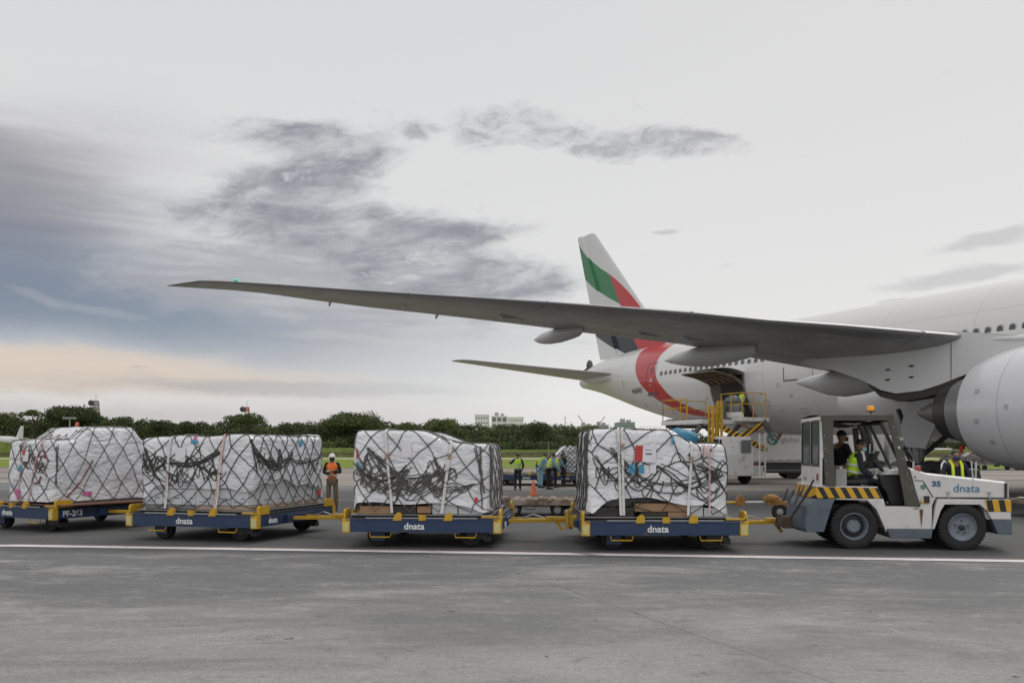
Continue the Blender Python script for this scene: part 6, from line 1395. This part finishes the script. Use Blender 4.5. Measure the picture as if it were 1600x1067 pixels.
# ------------------------------------------------------------------ other ground equipment
# --- scissor lift loader at the aft hold door (airliner frame)
ld = pthing('cargo_loader', 'white and yellow scissor lift loader raised to the open aft hold door', 'cargo loader')
LW = mat('loader_white', (.66,.66,.65), .45, var=.12, vs=2, dirt=(.2,.17,.14), ds=2); LG = mat('loader_grey', (.13,.13,.13), .6, var=.3, vs=2); HAZL = stripes('loader_stripes', 3.2, 1.0, 0)
MB().box(47.6,51.2,3.9,7.0,3.08,3.30).build('platform', LW, ld, bevel=.02)
mb = MB().box(47.7,51.1,4.0,6.9,3.31,3.34)
for k in range(12): mb.cyl((47.8,4.1+k*.24,3.36),(51.0,4.1+k*.24,3.36), .04, 8)
mb.build('roller_deck', LG, ld)
MB().box(46.9,49.3,3.25,5.0,3.22,3.42).build('bridge', LW, ld, bevel=.02)
MB().prism([(46.85,3.3),(48.7,3.3),(48.7,3.75),(46.85,3.62)], 4.96, 5.02).build('bridge_panel', LW, ld)
def rail(pts, h, name, par=ld, posts=None):
    mb = MB()
    for z in (h, h*.55): mb.tube([(x,y,3.42+z) for x,y in pts], .024, 6)
    for i, (x,y) in enumerate(pts): mb.cyl((x,y,3.3),(x,y,3.42+h), .028, 6)
    return mb.build(name, YEL, par, 60)
rail([(51.1,6.95),(49.5,6.95),(48.9,6.95)], 1.0, 'guard_rail'); rail([(51.1,6.95),(51.1,5.4),(51.1,4.1)], 1.0, 'guard_rail')
rail([(46.9,3.5),(46.9,4.3),(46.9,5.0),(47.8,5.0),(48.6,5.0)], 1.25, 'guard_rail')
MB().box(48.1,48.5,5.05,5.45,3.3,4.3).build('control_console', LG, ld, bevel=.02)
# scissors
mb = MB()
for y in (4.2, 6.6):
    mb.bar((47.9,y,.95),(51.0,y,3.05), .14, .2).bar((51.0,y+.16,.95),(47.9,y+.16,3.05), .14, .2).cyl((49.45,y-.1,2.0),(49.45,y+.3,2.0), .1, 10)
mb.cyl((47.9,4.2,.95),(47.9,6.8,.95), .08, 8).cyl((51.0,4.2,3.0),(51.0,6.8,3.0), .08, 8).cyl((49.4,5.4,1.0),(50.6,5.4,2.8), .12, 10); mb.build('scissor_arms', LG, ld)
mb = MB().bar((46.75,3.7,3.1),(47.3,5.9,1.95), .1,.26).bar((47.3,5.9,2.85),(46.7,3.6,1.75), .1,.26); mb.build('striped_arm', HAZL, ld)
MB().bar((46.65,3.35,2.65),(46.6,3.9,3.25), .12,.22).bar((46.6,3.3,2.3),(46.7,3.8,3.1), .1,.1).build('bridge_support', LG, ld)
mb = MB()
for x, y in ((47.3,6.0),(47.3,6.55),(47.6,6.0),(47.6,6.55)): mb.box(x-.05,x+.05,y-.05,y+.05,1.2,4.25 if y < 6.5 else 4.0)
for k in range(9): mb.box(47.28,47.32,6.0,6.55,1.5+k*.3,1.55+k*.3).box(47.3,47.6,6.53,6.58,1.5+k*.3,1.55+k*.3)
mb.cyl((47.35,6.3,1.2),(47.35,6.3,3.9), .07, 8).cyl((47.35,6.5,1.2),(47.35,6.5,3.6), .05, 8).build('lift_mast', YEL, ld)
MB().box(46.6,51.4,3.9,7.2,.42,.95).build('chassis', LW, ld, bevel=.03)
MB().box(47.2,48.1,4.6,6.0,.95,2.3).build('engine_housing', LW, ld, bevel=.03)
cb = MB().box(46.45,47.3,4.65,6.5,.45,1.55).prism([(46.45,1.5),(47.3,1.5),(47.3,2.42),(46.65,2.42)], 4.65, 6.5).build('cab', LW, ld, bevel=.03)
MB().box(46.40,46.46,4.85,5.45,1.62,2.25).build('cab_window', DK, cb); MB().prism([(46.55,1.6),(46.8,1.6),(46.8,2.28),(46.66,2.28)], 6.49, 6.53).build('cab_window', DKM, cb); MB().box(46.9,47.26,6.49,6.53,1.62,2.3).build('cab_window', DKM, cb); MB().box(47.2,48.1,6.01,6.05,1.65,2.2).build('cab_window', DKM, cb)
for a in ((46.56,46.75,.75,1.4),(46.9,47.2,.55,1.25)): MB().box(a[0],a[1],6.5,6.54,a[2],a[3]).build('vent', DKM, cb)
MB().box(46.9,47.6,6.9,7.24,.55,1.4).build('engine_grille', DKM, ld)
MB().box(46.7,48.2,6.2,7.5,.28,.40).build('bumper_rail', YEL, ld, bevel=.02)
ld2 = MB()
for y in (4.15, 4.5): ld2.box(46.15,46.22,y-.03,y+.03,.4,2.6)
for k in range(7): ld2.box(46.16,46.21,4.15,4.5,.6+k*.3,.65+k*.3)
ld2.build('ladder', LW, ld)
for x in (47.6, 50.6):
    for y in (4.3, 6.9):
        MB().lathe([(.15,-.15),(.36,-.17),(.42,-.08),(.42,.08),(.36,.17),(.15,.15)], (x,y,.42), (0,1,0), 24).lathe([(0,-.1),(.2,-.1)], (x,y,.42), (0,1,0), 16).build('wheel', TYRE, ld, 50)
for p_, q_ in (((46.75,5.03,3.5),(48.6,5.03,3.9)),): MB().box(46.9,48.5,5.03,5.05,3.45,3.7).build('side_board', LW, ld)
q = pw(48.75, 3.55, 3.30); person('loader operator in a green vest on the raised bridge by the hold door', q, PA+radians(200), 1.7, mat('shirt_grey', (.12,.12,.125), .8), BLKC, HIVIS, mask=MASKD, larm=((-.25,.2,1.15),(-.12,.42,1.1)), rarm=((.25,.2,1.15),(.14,.42,1.05)), lean=.25, vox=.02)
bg_ = MB().ell((48.2,4.5,3.8), .62,.5,.45, 16, 10).ell((48.3,4.5,4.3), .5,.4,.32, 14, 8); bg_.v = [(x+.06*noise.noise(V3((x*4,y*4,z*4))), y, z+.06*noise.noise(V3((x*5,y*5,z*5+3)))) for x,y,z in bg_.v]
o = bg_.build('plastic_bundle', mat('grey_plastic_bundle', (.11,.115,.125), .35, bump=.8, bs=5, var=.4, vs=6), None, 70); o.location = (PX0, PY0, 0); o.rotation_euler = (0,0,PA); tag(o, 'crumpled grey plastic bundle beside the operator on the loader bridge', 'bundle')

# --- catering style box truck
def wxy(u, d): return ((u-800)*d/F, d)
x_, d = wxy(1165, 55.4); tk = thing('box_truck', 'white box truck with green round logo, behind the tug', 'truck', (x_, d, 0), -.06)
MB().box(0,8.2,0,2.5,1.0,3.55).build('cargo_box', mat('box_white', (.78,.78,.77), .45, var=.08, vs=1), tk, bevel=.03)
mb = MB().box(-.02,8.22,-.03,0,.98,1.12).box(-.03,.05,-.03,2.53,1.0,3.56); mb.build('box_rail', mat('rail_grey', (.42,.42,.41), .5), tk, bevel=.01)
for k in range(14): MB().box(.9+k*.52,1.15+k*.52,-.045,-.03,1.14,1.17).build('marker_tape', mat('tape_red', (.40,.2,.16), .5), tk)
MB().box(-.2,8.6,.35,2.15,.65,.98).build('chassis', DKM, tk); MB().box(1.0,5.9,.1,.5,.35,.92).build('side_guard', mat('guard_grey', (.06,.06,.065), .6, var=.5, vs=4), tk)
MB().box(.35,.75,-.02,.3,.2,.95).build('fuel_tank', mat('tank_red', (.28,.06,.03), .6, var=.3, vs=4), tk, bevel=.02); MB().box(.85,5.8,.05,.09,.5,.54).build('guard_rail', METAL, tk)
for x in (2.9, 6.2, 7.3):
    for y in (.32, 2.2):
        w_ = MB().lathe([(.2,-.15),(.42,-.17),(.5,-.08),(.5,.08),(.42,.17),(.2,.15)], (x,y,.5), (0,1,0), 28).build('wheel', TYRE, tk, 50); MB().lathe([(.24,-.14),(.2,-.05),(0,-.08)], (x,y,.5), (0,1,0), 18).build('rim', RIM, w_, 40)
cbx = MB().prism([(8.5,.5),(10.3,.5),(10.4,1.3),(10.1,2.5),(8.5,2.6)], .05, 2.45).build('cab', mat('cab_white', (.55,.55,.55), .4), tk, bevel=.05); MB().prism([(8.9,1.4),(10.2,1.4),(9.98,2.3),(8.9,2.35)], .02, .06).build('cab_window', DK, cbx)
TG = mat('logo_teal', (.06,.30,.27), .5); mb = MB().lathe([(.34,0),(.34,-.012),(.24,-.012),(.24,0)], (1.62,-.005,2.38), (0,1,0), 28, closed=True).bar((1.55,-.016,2.38),(1.9,-.016,2.38), .02, .09).bar((1.82,-.016,2.38),(1.7,-.016,2.15), .02,.08).bar((1.5,-.016,2.28),(1.72,-.016,2.56), .02,.07); mb.build('logo', TG, tk)
text('global', .46, mat('lettering_grey', (.36,.40,.40), .6), tk, (2.12,-.012,2.22), name='lettering'); text('catering', .40, mat('lettering_pale', (.50,.51,.51), .6), tk, (3.4,-.012,2.22), name='lettering') if False else None
# --- empty dollies in the middle distance
for i, (u, d, th, lab) in enumerate(((800, 46, -3, 'empty blue dolly at the left of the distant row, behind the worker seen from behind'), (872, 45, -4, 'empty blue dolly in the distant row where the workers bend'), (933, 44.2, -5, 'distant blue and yellow dolly carrying the small netted load'))):
    CART.append(cart_at(copy_tree(dolly), u, d, th, lab))
hf5 = lambda a, b_: 1.15+.75*step(.05,.6,a)+.05*sin(a*14)
e5, c5 = load(CART[-1], 2.3, 2.6, hf5, 15.5, 'small distant load in a tight dark net, partly hidden by the load behind the tug', lambda t_: .03, [], bulge=.05, wr=.04)
net(c5, e5, .24, 23, jit=.3, r=.013, wtop=1.35)
# --- worn flat dolly between the second and first loads
x_, d = wxy(846, 25.0); fd = thing('flat_trolley', 'worn low flat trolley with rusty deck between the second and first loads', 'trolley', (x_, d, 0), -.03)
RU = mat('rusty_deck', (.16,.11,.08), .85, var=.5, vs=3, dirt=(.36,.32,.27), ds=2.2, dth=(.45,.6)); RU2 = mat('rusty_dark', (.06,.045,.035), .8, var=.5, vs=6)
MB().box(-1.15,1.15,-.75,.75,.36,.44).build('deck', RU, fd, bevel=.008)
mb = MB()
for k in range(-3,4): mb.box(k*.33-.07,k*.33+.07,-.77,.77,.44,.47+.008*(k % 2))
mb.box(-1.17,1.17,-.79,-.75,.30,.45).box(-1.0,-.75,-.8,-.7,.42,.52).box(-.1,.18,-.82,-.74,.3,.5).build('deck_battens', RU, fd, bevel=.006)
MB().box(-.9,.9,-.6,.6,.26,.35).box(.3,.75,-.5,.5,.2,.3).build('underframe', RU2, fd)
for x in (-.72, .42, .78):
    for y in (-.62, .62):
        r_ = .185 if x < .7 else .15; w_ = MB().lathe([(.1,-.05),(r_*.9,-.06),(r_,-.03),(r_,.03),(r_*.9,.06),(.1,.05)], (x,y,r_), (0,1,0), 24).build('wheel', TRED, fd, 50); MB().lathe([(.12,-.05),(.10,-.03),(.05,-.045),(0,-.045)], (x,y,r_), (0,1,0), 18).build('rim', mat('rim_pale', (.34,.33,.31), .5, var=.3, vs=20), w_, 40)
MB().tube([(-.45,-.76,.3),(-.42,-.78,.2),(-.18,-.78,.2),(-.15,-.76,.3)], .014, 6).build('foot_step', RU2, fd); MB().bar((1.1,0,.36),(1.75,0,.34), .12,.07).bar((.9,-.3,.3),(1.5,0,.34), .05,.05).box(1.65,1.8,-.1,.1,.28,.42).build('drawbar', RU2, fd, bevel=.01)
MB().box(-1.24,-1.15,-.3,.0,.36,.5).build('end_bracket', mat('faded_red', (.30,.08,.07), .7), fd)
# --- traffic cone
x_, d = wxy(833.5, 35.5); cn = thing('traffic_cone', 'orange traffic cone standing behind the worn flat trolley', 'cone', (x_, d, 0))
MB().lathe([(.15,.03),(.135,.06),(.035,.56),(.02,.57),(0,.57)], (0,0,0), (0,0,1), 20).build('cone_body', mat('cone_orange', (.62,.14,.06), .6, var=.15), cn, 50); MB().box(-.19,.19,-.19,.19,0,.035).build('cone_base', mat('cone_base_orange', (.45,.1,.05), .7), cn, bevel=.01)
# --- aircraft tow bar with its small wheel
x_, d = wxy(1136, 23.4); tb = thing('tow_bar', 'yellow and white aircraft tow bar on one small wheel, left of the tug', 'tow bar', (x_, d, 0), -.02)
MB().cyl((-.6,0,.42),(.42,0,.43), .032, 10).build('yellow_tube', YEL, tb); MB().cyl((.45,0,.43),(1.05,0,.44), .03, 10).build('white_tube', mat('tube_pale', (.5,.5,.49), .5, var=.2), tb)
RB2 = mat('coupling_rust', (.26,.13,.03), .7, var=.6, vs=9, dirt=(.07,.05,.03), ds=6)
MB().prism([(.22,.34),(.42,.34),(.46,.5),(.38,.56),(.33,.66),(.27,.56),(.22,.5)], -.08, .08).build('tow_head', RB2, tb, bevel=.012)
MB().ell((1.12,0,.52), .22,.14,.12, 14, 8).box(1.0,1.55,-.1,.1,.36,.45).cyl((1.2,-.12,.5),(1.2,.12,.5), .08, 10).ell((1.28,.02,.46), .16,.12,.09,10,6).cyl((1.02,0,.4),(1.02,0,.66), .03, 8).build('shear_coupling', RB2, tb, bevel=.01)
w_ = MB().lathe([(.09,-.05),(.17,-.065),(.20,-.03),(.20,.03),(.17,.065),(.09,.05)], (1.32,-.05,.2), (0,1,0), 26).build('wheel', TRED, tb, 50); MB().lathe([(.13,-.055),(.11,-.03),(.045,-.04),(0,-.05)], (1.32,-.05,.2), (0,1,0), 20).build('rim', mat('rim_pale', (.34,.33,.31), .5), w_, 40)
MB().bar((1.4,0,.4),(2.3,0,.36), .08,.08).bar((1.5,0,.2),(1.75,0,.42), .1,.1).bar((1.6,-.2,.28),(1.6,.2,.28), .07,.07).build('rear_bar', RU2, tb)
# --- red and white cabinet on wheels behind the far load
x_, d = wxy(876, 49); cbn = thing('service_trailer', 'small white service trailer with a red panel beyond the workers', 'trailer', (x_, d, 0), 0)
MB().box(0,2.2,0,1.3,.45,1.95).build('trailer_body', mat('trailer_white', (.40,.38,.37), .6, var=.15), cbn, bevel=.03); MB().box(.12,.55,-.03,0,1.15,1.6).build('red_panel', mat('panel_red', (.42,.04,.04), .5), cbn)
MB().box(.02,2.18,-.02,0,1.85,1.9).build('roof_trim', METAL, cbn)
for x in (.45, 1.75): MB().lathe([(0,-.1),(.22,-.1),(.25,0),(.22,.1),(0,.1)], (x,.2,.25), (0,1,0), 20).build('wheel', TYRE, cbn, 50)
# --- netted freight on grey dollies beneath the engine, far right
for i, (u, d, w__, h_) in enumerate(((1500, 78, 3.0, 1.25), (1548, 80, 2.8, 1.35), (1600, 79, 3.0, 1.1), (1650, 80, 3.0, 1.3))):
    x_, d = wxy(u, d); fz = thing('freight_dolly', ['grey dolly of netted freight just right of the masked man', 'grey dolly of netted freight in the middle under the engine', 'grey dolly of netted freight under the engine, near the right edge', 'grey dolly of netted freight beyond the right edge of the tug'][i], 'dolly', (x_, d, 0), .05, 'grey freight dollies under the engine')
    MB().box(-w__/2,w__/2,-1,1,.42,.55).build('deck', mat('dolly_grey', (.20,.19,.18), .7), fz, bevel=.02)
    cgf = Cargo(w__*.9, 1.7, (lambda a, b_, hh=h_: .56+hh*(.55+.25*sin(a*7+hh*9)*sin(a*3+2))), .56, 31+i*3, bulge=.06, wr=.05)
    cgf.sheet(lambda t_: .02, 'freight_wrap', mat('freight_wrap', (.30,.26,.25), .7, var=.6, vs=3.5, dirt=(.12,.1,.1), ds=3), fz, ra=14)
    nt_ = net(cgf, fz, .34, 50+i, jit=.3, r=.022, wtop=1.3)
    for x in (-w__*.36, w__*.36): MB().lathe([(0,-.1),(.2,-.1),(.22,0),(.2,.1),(0,.1)], (x,-.8,.22), (0,1,0), 18).build('wheel', TYRE, fz, 50)
    MB().box(-.3,.2,-1.03,-1.0,.3,.5).build('side_box', DKM, fz)
# --- low vehicle whose handrails frame the masked man
x_, d = wxy(1470, 20.3); hv = thing('passenger_stair_cart', 'low dark equipment cart with chrome handrails around the masked man', 'cart', (x_, d, 0), -.05)
MB().box(-.2,.95,.0,1.2,.25,.95).build('cart_body', BLKM, hv, bevel=.04); MB().box(.58,.86,-.02,.3,.95,1.35).build('seat_back', BLK, hv, bevel=.05)
MB().tube([(.02,-.05,.9),(.0,-.05,1.45),(.05,-.05,1.52),(.12,-.05,1.45),(.12,-.05,.9)], .028, 8).build('handrail', mat('chrome', (.6,.6,.6), .2, metal=.9, var=.05), hv, 60); MB().tube([(.72,-.05,.9),(.74,-.05,1.5)], .026, 8).build('handrail', MATS['chrome'], hv, 60)
for x in (.05, .75): MB().lathe([(0,-.08),(.26,-.09),(.3,0),(.26,.09),(0,.08)], (x,.05,.3), (0,1,0), 22).build('wheel', TYRE, hv, 50)
# low trolley behind the tug's front bumper
x_, d = wxy(1592, 24.5); rt = thing('low_trolley', 'rusty low trolley cut by the right edge of the photo', 'trolley', (x_, d, 0))
MB().box(-.25,2.2,-.6,.6,.36,.46).build('deck', RU, rt, bevel=.01)
for x in (.1, 1.6): MB().lathe([(0,-.06),(.15,-.07),(.17,0),(.15,.07),(0,.06)], (x,-.5,.17), (0,1,0), 20).build('wheel', TYRE, rt, 50)
for k in range(5): MB().ell((-.1+k*.16, -.3, .50), .07,.2,.04,8,6).build('wheel_chock', mat('pale_chock', (.40,.36,.31), .7, var=.3, vs=9), rt, 60)
